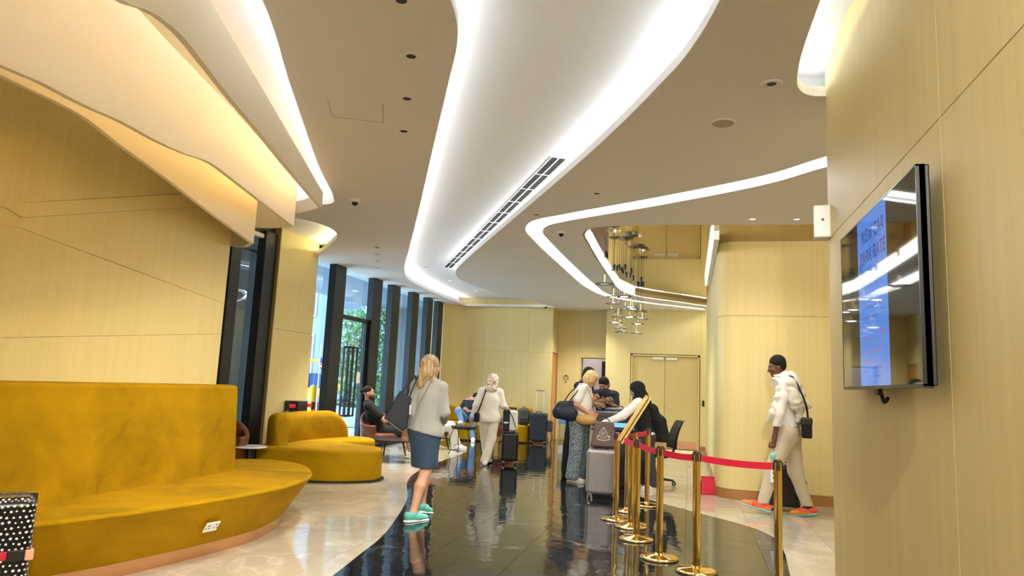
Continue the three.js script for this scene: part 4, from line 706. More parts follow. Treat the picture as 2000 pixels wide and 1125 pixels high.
function primDist(p, x, y, z) {
  if (p.c) {
    let dx = x - p.c[0], dy = y - p.c[1], dz = z - p.c[2];
    if (p.B) { const q = [dx, dy, dz]; dx = dot3(q, p.B[0]); dy = dot3(q, p.B[1]); dz = dot3(q, p.B[2]); }
    const ax = dx / p.r[0], ay = dy / p.r[1], az = dz / p.r[2], k0 = Math.sqrt(ax * ax + ay * ay + az * az), k1 = Math.sqrt((ax / p.r[0]) ** 2 + (ay / p.r[1]) ** 2 + (az / p.r[2]) ** 2);
    return k1 < 1e-9 ? -Math.min(...p.r) : k0 * (k0 - 1) / k1;
  }
  const bx = p.b[0] - p.a[0], by = p.b[1] - p.a[1], bz = p.b[2] - p.a[2], px = x - p.a[0], py = y - p.a[1], pz = z - p.a[2];
  const t = clamp((px * bx + py * by + pz * bz) / (bx * bx + by * by + bz * bz + 1e-12), 0, 1);
  let qx = px - t * bx, qy = py - t * by, qz = pz - t * bz;
  if (p.n) { const e = (qx * p.n[0] + qy * p.n[1] + qz * p.n[2]) * (p.s - 1); qx += e * p.n[0]; qy += e * p.n[1]; qz += e * p.n[2]; }
  return Math.sqrt(qx * qx + qy * qy + qz * qz) - (p.ra + (p.rb - p.ra) * t);
}
function bounds(p) {
  if (p.c) { const m = Math.max(...p.r); return [p.c.map(v => v - m), p.c.map(v => v + m)]; }
  const m = Math.max(p.ra, p.rb); return [p.a.map((v, i) => Math.min(v, p.b[i]) - m), p.a.map((v, i) => Math.max(v, p.b[i]) + m)];
}
function skinField(prims, cell, { clip = null, disp = null, color = null } = {}) {
  const lo = [1e9, 1e9, 1e9], hi = [-1e9, -1e9, -1e9];
  for (const p of prims) { const b = bounds(p); for (let i = 0; i < 3; i++) { lo[i] = Math.min(lo[i], b[0][i]); hi[i] = Math.max(hi[i], b[1][i]); } }
  for (let i = 0; i < 3; i++) { lo[i] -= .02 + 2 * cell; hi[i] += .02 + 2 * cell; }
  const N = [0, 1, 2].map(i => Math.ceil((hi[i] - lo[i]) / cell) + 1), sy = N[0], sz = N[0] * N[1], f = new Float32Array(sz * N[2]).fill(.5);
  for (const p of prims) {
    const b = bounds(p), pad = .03 + p.k + 2 * cell, i0 = [0, 1, 2].map(i => Math.max(0, Math.floor((b[0][i] - pad - lo[i]) / cell))), i1 = [0, 1, 2].map(i => Math.min(N[i] - 1, Math.ceil((b[1][i] + pad - lo[i]) / cell)));
    for (let z = i0[2]; z <= i1[2]; z++) for (let y = i0[1]; y <= i1[1]; y++) for (let x = i0[0]; x <= i1[0]; x++) {
      const j = x + y * sy + z * sz, d = primDist(p, lo[0] + x * cell, lo[1] + y * cell, lo[2] + z * cell), o = f[j], h = Math.max(p.k - Math.abs(o - d), 0) / p.k;
      f[j] = Math.min(o, d) - h * h * p.k * .25;
    }
  }
  if (clip || disp) for (let z = 0, j = 0; z < N[2]; z++) for (let y = 0; y < N[1]; y++) for (let x = 0; x < N[0]; x++, j++) {
    if (f[j] > .1) continue; const q = [lo[0] + x * cell, lo[1] + y * cell, lo[2] + z * cell];
    if (disp) f[j] += disp(q); if (clip) f[j] = Math.max(f[j], clip(q));
  }
  const vid = new Int32Array(f.length).fill(-1), pos = [], idx = [], E2 = [[0, 1], [2, 3], [4, 5], [6, 7], [0, 2], [1, 3], [4, 6], [5, 7], [0, 4], [1, 5], [2, 6], [3, 7]];
  const off = [0, 1, sy, sy + 1, sz, sz + 1, sz + sy, sz + sy + 1];
  for (let z = 0; z < N[2] - 1; z++) for (let y = 0; y < N[1] - 1; y++) for (let x = 0; x < N[0] - 1; x++) {
    const j = x + y * sy + z * sz; let m = 0; for (let c = 0; c < 8; c++) if (f[j + off[c]] < 0) m |= 1 << c;
    if (m === 0 || m === 255) continue;
    let n = 0, ax = 0, ay = 0, az = 0;
    for (const [a, b] of E2) { const fa = f[j + off[a]], fb = f[j + off[b]]; if ((fa < 0) === (fb < 0)) continue; const t = fa / (fa - fb); ax += mix(a & 1, b & 1, t); ay += mix((a >> 1) & 1, (b >> 1) & 1, t); az += mix(a >> 2, b >> 2, t); n++; }
    vid[j] = pos.length / 3; pos.push(lo[0] + (x + ax / n) * cell, lo[1] + (y + ay / n) * cell, lo[2] + (z + az / n) * cell);
  }
  const quad = (a, b, c, d, flip) => { if (a < 0 || b < 0 || c < 0 || d < 0) return; flip ? idx.push(a, c, b, a, d, c) : idx.push(a, b, c, a, c, d); };
  for (let z = 1; z < N[2] - 1; z++) for (let y = 1; y < N[1] - 1; y++) for (let x = 1; x < N[0] - 1; x++) {
    const j = x + y * sy + z * sz, s = f[j] < 0;
    if (s !== (f[j + 1] < 0)) quad(vid[j], vid[j - sy], vid[j - sy - sz], vid[j - sz], s);
    if (s !== (f[j + sy] < 0)) quad(vid[j], vid[j - sz], vid[j - 1 - sz], vid[j - 1], s);
    if (s !== (f[j + sz] < 0)) quad(vid[j], vid[j - 1], vid[j - 1 - sy], vid[j - sy], s);
  }
  for (let i = 0; i < idx.length; i += 3) { const t = idx[i + 1]; idx[i + 1] = idx[i + 2]; idx[i + 2] = t; }
  const g = new THREE.BufferGeometry(); g.setAttribute('position', new THREE.Float32BufferAttribute(pos, 3)); g.setIndex(idx); g.computeVertexNormals();
  if (color) { const c = new Float32Array(pos.length), k = new THREE.Color(); for (let i = 0; i < pos.length; i += 3) { const v = color([pos[i], pos[i + 1], pos[i + 2]]); k.set(v); c[i] = k.r; c[i + 1] = k.g; c[i + 2] = k.b; } g.setAttribute('color', new THREE.BufferAttribute(c, 3)); }
  return g;
}
const folds = (amp, f = 9) => (q) => amp * PN.noise(q[0] * f + 3, q[1] * f * .8 + 7, q[2] * f + 1);
// body from joints; x right, y up, z towards the viewer, in metres; fwd is where the chest points
function skeleton(J) {
  const f = nor3(J.fwd), k = J.k ?? 1, hv = nor3(J.face), up = nor3(sub3(J.headUp ?? [0, 1, 0], mul3(hv, dot3(J.headUp ?? [0, 1, 0], hv)))), lf = cross3(up, hv), B = [lf, up, hv], H = J.hs ?? 1;
  const at = (x, y, z) => add3(J.head, add3(add3(mul3(lf, x * H), mul3(up, y * H)), mul3(hv, z * H)));
  const G = { at, B, H };
  const pel = J.pel ?? mul3(add3(J.hipL, J.hipR), .5);
  G.torso = [cap(pel, J.chest, .125 * k, .14 * k, f, 1.38, .05), cap(add3(lerp3(J.shL, J.shR, .5), [0, .03, 0]), J.shL, .06 * k, .05 * k, null, 1, .05), cap(add3(lerp3(J.shL, J.shR, .5), [0, .03, 0]), J.shR, .06 * k, .05 * k, null, 1, .05), cap(J.hipL, J.hipR, .10 * k, .10 * k, f, 1.08, .05), cap(J.chest, lerp3(J.shL, J.shR, .5), .12 * k, .08 * k, f, 1.35, .05)];
  G.neck = [cap(lerp3(J.shL, J.shR, .5), at(0, -.06, -.015), .056, .052, null, 1, .03)];
  for (const s of ['L', 'R']) {
    G['up' + s] = [cap(J['sh' + s], J['el' + s], .05 * k, .039 * k)]; G['lo' + s] = [cap(J['el' + s], J['wr' + s], .039 * k, .027 * k)];
    const kn = J['kn' + s], an = J['an' + s], back = mul3(f, -.02);
    G['th' + s] = [cap(J['hip' + s], kn, .088 * k, .056 * k)]; G['ca' + s] = [cap(kn, add3(lerp3(kn, an, .33), back), .054 * k, .055 * k), cap(add3(lerp3(kn, an, .33), back), an, .055 * k, .036 * k)];
    G['ft' + s] = [cap(an, J['toe' + s], .036, .03)];
    const w = J['wr' + s], d = nor3(J['hd' + s] ?? sub3(w, J['el' + s])), n0 = J['pn' + s] ?? [0, 0, 1], n = nor3(sub3(n0, mul3(d, dot3(n0, d)))), t = mul3(cross3(d, n), s === 'L' ? -1 : 1), cu = J['cu' + s] ?? .35, hand = [cap(add3(w, mul3(d, .02)), add3(w, mul3(d, .075)), .034, .036, n, 2.0, .012), cap(add3(w, mul3(d, -.02)), add3(w, mul3(d, .02)), .026, .028, n, 1.4, .02)];
    [[.028, .072], [.010, .08], [-.009, .075], [-.027, .058]].forEach(([o, L]) => { let p = add3(add3(w, mul3(d, .085)), mul3(t, o)), a = cu * .6; for (let i = 0; i < 3; i++) { const q = add3(p, mul3(add3(mul3(d, Math.cos(a)), mul3(n, Math.sin(a))), L * [.45, .32, .23][i])); hand.push(cap(p, q, .0095 - i * .0008, .0088 - i * .0008, null, 1, .004)); p = q; a += cu; } });
    let p = add3(add3(w, mul3(d, .03)), mul3(t, .03)), q = add3(p, add3(add3(mul3(d, .03), mul3(t, .028)), mul3(n, .012))); hand.push(cap(p, q, .012, .0105, null, 1, .008)); hand.push(cap(q, add3(q, add3(mul3(d, .028), mul3(n, .01))), .0105, .0085, null, 1, .004)); G['hand' + s] = hand;
  }
  const e = (x, y, z, rx, ry, rz, kk = .015) => ell(at(x, y, z), [rx * H, ry * H, rz * H], B, kk);
  G.head = [e(0, .03, -.012, .074, .086, .094), e(0, -.035, .03, .057, .072, .064, .04), e(0, -.088, .062, .024, .02, .022, .03), cap(at(0, .008, .09), at(0, -.028, .108), .009 * H, .0125 * H, null, 1, .012), e(0, .03, .078, .05, .012, .014, .02), e(.076, -.012, -.006, .012, .03, .019, .01), e(-.076, -.012, -.006, .012, .03, .019, .01), e(0, -.056, .088, .023, .008, .011, .008), e(0, -.067, .086, .02, .007, .01, .008), e(.044, -.018, .066, .02, .018, .02, .02), e(-.044, -.018, .066, .02, .018, .02, .02), e(.03, .008, .081, .014, .009, .009, .006), e(-.03, .008, .081, .014, .009, .009, .006)];
  G.faceColor = (skin, brow, lip = '#b56a5c', beard = null) => (q) => {
    const r = sub3(q, J.head), x = dot3(r, lf) / H, y = dot3(r, up) / H, z = dot3(r, hv) / H;
    if (z > .06) {
      if (Math.abs(y + .061) < .011 && Math.abs(x) < .024) return lip;
      for (const s of [1, -1]) { const u = (x - s * .03) / .015, v = (y - .008) / .006; if (u * u + v * v < 1) return Math.abs(u) < .42 ? '#1c1512' : '#b9aba0'; if (Math.abs(x - s * .032) < .019 && Math.abs(y - .031) < .005) return brow; }
    }
    if (beard && y < -.05 && z > .01) return beard;
    return skin;
  };
  G.all = [...G.torso, ...G.neck, ...['L', 'R'].flatMap(s => [...G['up' + s], ...G['lo' + s], ...G['th' + s], ...G['ca' + s], ...G['ft' + s]])];
  return G;
}
function person(label, pos, J, skin, brow, build, o = {}) {
  const t = thing('person', label, 'person', [pos[0], 0, pos[1]], Math.atan2(-pos[0], -pos[1]));
  const G = skeleton(J), paint = G.faceColor(skin, brow, o.lip, o.beard), cell = o.cell ?? .012;
  const geo = [skinField(G.all, cell, { color: () => skin }), skinField([...G.neck, ...G.head], .0045, { color: paint }), skinField([...inf(G.loL, 0), ...G.handL].slice(1).concat(cap(lerp3(J.elL, J.wrL, .8), J.wrL, .03, .027)), .0042, { color: () => skin }), skinField([...G.handR, cap(lerp3(J.elR, J.wrR, .8), J.wrR, .03, .027)], .0042, { color: () => skin })].map(g => { g = g.toNonIndexed(); return g; });
  const body = new THREE.Mesh(mergeVertices(mergeGeometries(geo, false), 1e-5), std({ vertexColors: true, roughness: .55 })); body.name = 'body'; t.add(body);
  const wear = (name, prims, mat, opt = {}, l, parent = t) => { const g = skinField(prims, opt.cell ?? cell * .85, opt); return part(parent, name, g, opt.color ? std({ vertexColors: true, roughness: mat.roughness ?? .9 }) : mat, l); };
  build(G, wear, t, J); return t;
}
function shoe(wear, an, toe, up, mat, soleMat, o = {}) {   // ankle to toe, one shoe with its sole
  const d = nor3(sub3([toe[0], 0, toe[2]], [an[0], 0, an[2]])), dir = nor3(sub3(toe, add3(an, [0, -.055, 0]))), heel = add3(add3(an, [0, -.05, 0]), mul3(dir, -.055)), tip = add3(toe, mul3(dir, .04)), side = cross3([0, 1, 0], d), nUp = nor3(cross3(dir, mul3(side, -1)));
  const U = dot3(nUp, [0, 1, 0]) < 0 ? mul3(nUp, -1) : nUp;
  const s = wear('shoe', [cap(add3(heel, mul3(U, .02)), add3(lerp3(heel, tip, .55), mul3(U, .012)), .043, .045, U, .9, .03), cap(add3(lerp3(heel, tip, .5), mul3(U, .008)), add3(tip, mul3(U, 0)), .045, .034, U, 1.2, .03), cap(add3(heel, mul3(U, .03)), add3(add3(an, [0, .0, 0]), mul3(dir, -.005)), .038, .044, null, 1, .02)], mat, { cell: .008, ...o, clip: q => Math.max(-dot3(sub3(q, heel), U) - .024, dot3(sub3(q, an), U) - (o.collar ?? .01)) });
  wear('sole', [cap(add3(heel, mul3(U, -.026)), add3(tip, mul3(U, -.026)), .05, .044, U, 3.0, .02)], soleMat, { cell: .007 }, undefined, s);
  if (o.laces) { const a = lerp3(heel, tip, .5), rows = []; for (let k = 0; k < 4; k++) { const c = add3(lerp3(heel, tip, .45 + k * .08), mul3(U, .05 - k * .006)); rows.push(rod(add3(c, mul3(side, .022)), add3(c, mul3(side, -.022)), .003, .003, 6)); } part(s, 'laces', rows, o.laces); }
  return s;
}
const P = (a, t, b) => lerp3(a, b, t);
const gray = (h, o) => fabric(h, o);

{ // 1. woman walking away in a grey cardigan and denim skirt
  const pos = [-2.69, -6.93], J = { fwd: [.55, 0, -.83], face: [.75, -.05, -.66], head: [.032, 1.545, 0], chest: [.02, 1.22, 0], pel: [.0, .93, 0], shL: [-.105, 1.345, -.04], shR: [.155, 1.335, .03], elL: [-.17, 1.08, .02], wrL: [-.19, .9, -.1], elR: [.205, 1.08, .05], wrR: [.2, .98, -.17], hipL: [-.07, .88, -.03], hipR: [.09, .88, .02], knL: [.045, .47, -.12], anL: [.02, .11, -.16], toeL: [.09, .035, -.27], knR: [.035, .47, .09], anR: [-.062, .085, .18], toeR: [.03, .03, .11], cuL: .6, cuR: .5, pnR: [-1, 0, 0] };
  const denim = std({ color: C('#2e455c'), roughness: .85, bumpMap: rep(weave, 6, 6), bumpScale: .0008 }), knit = fabric('#a5a5a1');
  person('woman walking in grey cardigan, denim skirt and turquoise trainers', pos, J, '#c99a7c', '#7a5a3a', (G, wear, t) => {
    wear('cardigan', [...inf(G.torso, .02, .05), cap([.01, 1.1, 0], [.0, .86, .0], .135, .172, nor3(J.fwd), 1.25, .06), ...inf(G.upL, .016), ...inf(G.loL, .014), ...inf(G.upR, .016), ...inf(G.loR, .014)], knit, { cell: .01, disp: q => .008 * PN.noise(q[0] * 9 + 3, q[1] * 5, q[2] * 9) + .004 * PN.noise(q[0] * 22, q[1] * 14, q[2] * 22), clip: q => Math.max(.865 - .22 * q[0] - q[1], q[1] - 1.45) });
    wear('skirt', [cap([.0, .9, 0], [.03, .5, 0], .158, .145, nor3(J.fwd), 1.2, .05), cap(J.hipL, J.knL, .105, .08), cap(J.hipR, J.knR, .105, .08)], denim, { disp: folds(.004, 12), clip: q => Math.max(.515 - q[1], q[1] - .97) });
    const h = G.at;
    const hair = wear('hair', [ell(h(0, .045, -.02), [.088, .092, .104], G.B, .03), ell(h(.0, -.03, -.06), [.086, .11, .07], G.B, .04), cap(h(0, -.05, -.07), h(.03, -.19, -.085), .07, .05, null, 1, .04), cap(h(.05, -.06, -.06), h(.11, -.24, -.03), .035, .014, null, 1, .03), cap(h(-.06, -.05, -.04), h(-.07, -.16, -.02), .04, .02, null, 1, .03), cap(h(.02, -.15, -.08), h(.06, -.26, -.06), .045, .012, null, 1, .03)], fabric('#b98d5d', { roughness: .5 }), { cell: .006, disp: q => .004 * Math.sin(q[0] * 260 + 20 * PN.noise(q[0] * 8, q[1] * 4, q[2] * 8)), color: q => { const n = PN.noise(q[0] * 60, q[1] * 4, q[2] * 60); return new THREE.Color(.44 + n * .34, .31 + n * .27, .16 + n * .17); } }, 'shoulder-length blonde hair');
    const teal = fabric('#62b3a8'), whiteS = fabric('#d9e4e0'), lace = fabric('#e8f2ef');
    shoe(wear, J.anL, J.toeL, null, teal, whiteS, { laces: lace }); shoe(wear, J.anR, J.toeR, null, teal, whiteS, { laces: lace });
    part(t, 'bag_strap', tube([[.06, 1.44, .085], [-.02, 1.28, .13], [-.1, 1.1, .135], [-.12, .95, .14]], .004, 24, 6), fabric('#8f8a82'));
  });
  const b = thing('tote_bag', 'large navy tote hanging from the shoulder of the woman in grey', 'bag', [pos[0], 0, pos[1]], Math.atan2(-pos[0], -pos[1]));
  const q = [[-.27, 1.285], [-.158, 1.215], [-.18, .93], [-.222, .885], [-.41, 1.01]], sh = new THREE.Shape(q.map(p => new THREE.Vector2(...p)));
  part(b, 'body', boxUV(new THREE.ExtrudeGeometry(sh, { depth: .1, bevelEnabled: true, bevelThickness: .02, bevelSize: .015, bevelOffset: -.01, bevelSegments: 4 }).translate(0, 0, .02)), std({ color: C('#10172a'), roughness: .55 }));
  part(b, 'base_trim', boxUV(new THREE.ExtrudeGeometry(new THREE.Shape([[-.418, 1.0], [-.408, 1.016], [-.218, .892], [-.228, .874]].map(p => new THREE.Vector2(...p))), { depth: .126, bevelEnabled: false }).translate(0, 0, .007)), fabric('#6f6a58'));
  part(b, 'strap', [tube([[-.25, 1.27, .12], [-.19, 1.38, .1], [-.135, 1.452, .02], [-.13, 1.4, -.1], [-.2, 1.26, .03]], .009, 40, 6), tube([[-.175, 1.22, .13], [-.13, 1.36, .12], [-.1, 1.452, .03], [-.12, 1.4, -.09], [-.17, 1.22, .02]], .009, 40, 6)], std({ color: C('#141a2c'), roughness: .5 })); part(b, 'tag', rbox(-.165, -.15, 1.05, 1.15, .14, .146, .003, 1), fabric('#d8d6cf'));
}
{ // 2. woman in cream with a patterned headscarf pushing a suitcase
  const pos = [-3.47, -11.95], J = { fwd: [.25, 0, -.97], face: [.5, 0, -.86], head: [.09, 1.455, -.02], hs: .95, k: .96, chest: [.04, 1.13, 0], pel: [.03, .86, 0], shL: [-.1, 1.27, 0], shR: [.2, 1.255, -.02], elL: [-.205, 1.02, .02], wrL: [-.245, .82, -.04], elR: [.275, 1.03, -.02], wrR: [.345, .985, -.12], hipL: [-.05, .81, 0], hipR: [.12, .81, 0], knL: [-.01, .44, -.1], anL: [.035, .1, -.1], toeL: [.08, .04, -.22], knR: [.09, .43, .04], anR: [.0, .075, .13], toeR: [.0, .03, .01], cuL: .4, cuR: .7, pnR: [0, -1, 0] };
  const cream = fabric('#e6dfcf');
  person('woman in cream with a patterned headscarf pushing a black suitcase', pos, J, '#b98a6e', '#3a2a20', (G, wear, t) => {
    wear('tunic', [...inf(G.torso, .022, .05), cap([.04, 1.1, 0], [.02, .78, 0], .15, .185, nor3(J.fwd), 1.25, .06), ...inf(G.upL, .022), ...inf(G.loL, .018), ...inf(G.upR, .024), cap(J.elR, P(J.elR, .7, J.wrR), .062, .05)], cream, { disp: folds(.007, 10), clip: q => Math.max(.735 - q[1], q[1] - 1.37) });
    wear('trousers', [cap(J.hipL, J.knL, .108, .085), cap(J.knL, J.anL, .085, .078), cap(J.hipR, J.knR, .108, .085), cap(J.knR, J.anR, .085, .078), cap(J.hipL, J.hipR, .12, .12)], fabric('#dcd2bc'), { disp: folds(.006, 9), clip: q => Math.max(.05 - q[1], q[1] - .9) });
    const h = G.at; wear('headscarf', [ell(h(0, .03, -.015), [.094, .108, .112], G.B, .03), cap(h(0, -.06, -.04), h(0, -.15, -.05), .085, .1, null, 1, .05), cap(h(.05, -.06, -.09), h(.08, -.3, -.12), .055, .03, null, 1, .04), cap(h(.08, -.26, -.12), h(.075, -.42, -.11), .035, .022, null, 1, .03)], cream, { cell: .008, disp: folds(.006, 16), clip: q => { const r = sub3(q, J.head), z = dot3(r, nor3(J.face)); return Math.hypot(r[1] + .01, dot3(r, G.B[0])) < .055 && z > 0 ? .01 : -1; }, color: q => { const n = PN.noise(q[0] * 34, q[1] * 34, q[2] * 34), m = PN.noise(q[0] * 22 + 9, q[1] * 22, q[2] * 22 + 4); return m > .28 ? '#8f8f78' : n > .2 ? '#d5a184' : n < -.3 ? '#c9a36e' : '#eadfcf'; } }, 'floral patterned headscarf');
    const w = fabric('#f0ece4'), d = fabric('#2b2723'); shoe(wear, J.anL, J.toeL, null, w, d); shoe(wear, J.anR, J.toeR, null, w, d);
  }, { cell: .014 });
  const b = thing('crossbody_bag', 'small black crossbody bag at the hip of the woman in cream', 'bag', [pos[0], 0, pos[1]], Math.atan2(-pos[0], -pos[1]));
  part(b, 'body', rbox(-.23, -.13, .73, .89, .08, .16, .03, 4), M.blackSoft); part(b, 'strap', tube([[-.04, 1.335, .03], [-.06, 1.24, .12], [-.13, 1.0, .16], [-.18, .87, .13]], .011, 30, 6), M.blackSoft);
}
{ // 3. man in white striding to the left
  const pos = [1.04, -9.13], J = { fwd: [-.96, 0, .25], face: [-.96, -.22, .2], head: [.0, 1.755, 0], k: 1.02, chest: [.12, 1.36, 0], pel: [.14, 1.04, 0], shL: [.1, 1.555, .17], shR: [.12, 1.555, -.17], elL: [.02, 1.2, .21], wrL: [-.035, .9, .17], hdL: [-.08, -1, 0], pnL: [-.8, 0, -.6], cuL: 1.1, elR: [.22, 1.25, -.22], wrR: [.2, 1.0, -.24], hipL: [.13, .98, .085], hipR: [.15, .98, -.08], knL: [-.06, .54, .09], anL: [-.17, .13, .08], toeL: [-.34, .115, .09], knR: [.2, .52, -.06], anR: [.335, .105, -.06], toeR: [.2, .032, -.05] };
  const cot = fabric('#ebe6de');
  person('striding man in white sweatshirt, beige joggers and bright orange trainers', pos, J, '#6b4330', '#17100c', (G, wear, t) => {
    wear('sweatshirt', [...inf(G.torso, .024, .05), ...inf(G.upL, .024), ...inf(G.loL, .02), ...inf(G.upR, .024), ...inf(G.loR, .02), ell([.13, 1.12, 0], [.16, .09, .15], null, .05)], cot, { disp: folds(.007, 10), clip: q => Math.max(1.045 - q[1], q[1] - 1.66) });
    wear('draped_hoodie', [cap([.06, 1.6, .0], [.14, 1.6, 0], .11, .12, null, 1, .05), cap([.13, 1.56, .16], [.2, 1.32, .2], .09, .07, null, 1, .05), cap([.2, 1.36, .1], [.36, 1.29, .04], .09, .03, null, 1, .06), cap([.13, 1.56, -.14], [.26, 1.33, -.16], .09, .06, null, 1, .05), cap([.18, 1.5, 0], [.26, 1.32, .02], .13, .08, null, 1, .05), cap([.04, 1.5, .19], [-.04, 1.2, .22], .05, .05, null, 1, .04), cap([-.04, 1.22, .22], [-.1, 1.1, .18], .05, .025, null, 1, .04), cap([.27, 1.3, .15], [.24, 1.14, .17], .045, .035, null, 1, .04)], fabric('#e3dacb'), { cell: .009, disp: q => .012 * PN.noise(q[0] * 11, q[1] * 9, q[2] * 11) + .009 * Math.sin(40 * q[1] + 25 * q[0] + 6 * PN.noise(q[0] * 7, q[1] * 7, q[2] * 7)) });
    wear('joggers', [cap(J.hipL, J.knL, .115, .088), cap(J.knL, J.anL, .088, .062), cap(J.hipR, J.knR, .115, .088), cap(J.knR, J.anR, .088, .062), cap(J.hipL, J.hipR, .115, .115, null, 1, .06)], fabric('#d0c2a9'), { disp: folds(.007, 9), clip: q => Math.max(.125 - q[1], q[1] - 1.09) });
    wear('sock', [cap(add3(J.anL, [0, .035, 0]), add3(J.anL, [0, -.03, 0]), .047, .045)], fabric('#1b1a1c'), { cell: .008 }); wear('sock', [cap(add3(J.anR, [0, .035, 0]), add3(J.anR, [0, -.03, 0]), .047, .045)], fabric('#1b1a1c'), { cell: .008 });
    wear('hair', [ell(G.at(0, .066, -.026), [.09, .088, .098], G.B, .02), ell(G.at(0, .02, -.06), [.08, .075, .055], G.B, .02)], fabric('#100c0a'), { cell: .006, disp: folds(.005, 60) }, 'short black hair');
    const tone = (a) => (q) => { const y = q[1] - a[1], x = q[0] - a[0], n = PN.noise(q[0] * 16, q[1] * 16, q[2] * 16); return y < -.045 + n * .01 ? '#ef9a2d' : x < -.12 ? '#f08a4a' : n > .12 ? '#f2503f' : '#f4604a'; };
    const sl = std({ color: C('#8fc7d8'), roughness: .7 }), lc = fabric('#f2c14a');
    for (const [a, b] of [[J.anL, J.toeL], [J.anR, J.toeR]]) shoe(wear, a, b, null, { roughness: .8 }, sl, { color: tone(a), laces: lc, collar: .0 });
  });
  const fr = [[pos[0], 0, pos[1]], Math.atan2(-pos[0], -pos[1])];
  const b = thing('sling_bag', 'black sling bag at the back of the striding man in white', 'bag', ...fr);
  part(b, 'body', rbox(.265, .38, .93, 1.16, .1, .26, .02, 4), M.blackSoft); part(b, 'flap', rbox(.26, .386, 1.08, 1.17, .095, .266, .02, 4), std({ color: C('#2b2826'), roughness: .6 })); part(b, 'strap', tube([[.06, 1.6, .14], [.16, 1.65, .12], [.25, 1.5, .2], [.32, 1.3, .24], [.34, 1.15, .19]], .012, 36, 6), M.blackSoft);
  const w = thing('water_bottle', 'clear plastic water bottle with mint cap held by the striding man', 'bottle', ...fr);
  const L = (pts) => lathe(pts, 24).translate(-.05, .34, .17);
  part(w, 'bottle', L([[.001, 0], [.032, .003], [.034, .02], [.034, .12], [.031, .13], [.034, .14], [.034, .25], [.03, .29], [.014, .345], [.013, .36]]), M.clear); part(w, 'sleeve', L([[.0345, .05], [.0345, .2]]), std({ color: C('#e7edf0'), roughness: .5 })); part(w, 'print', [box(-.056, -.046, .43, .46, .2045, .2055), box(-.056, -.046, .48, .52, .2045, .2055)], std({ color: C('#5a6470') })); part(w, 'cap', L([[.001, .385], [.03, .385], [.034, .375], [.034, .335], [.02, .33]]), std({ color: C('#7fd6bf'), roughness: .5 }));
}
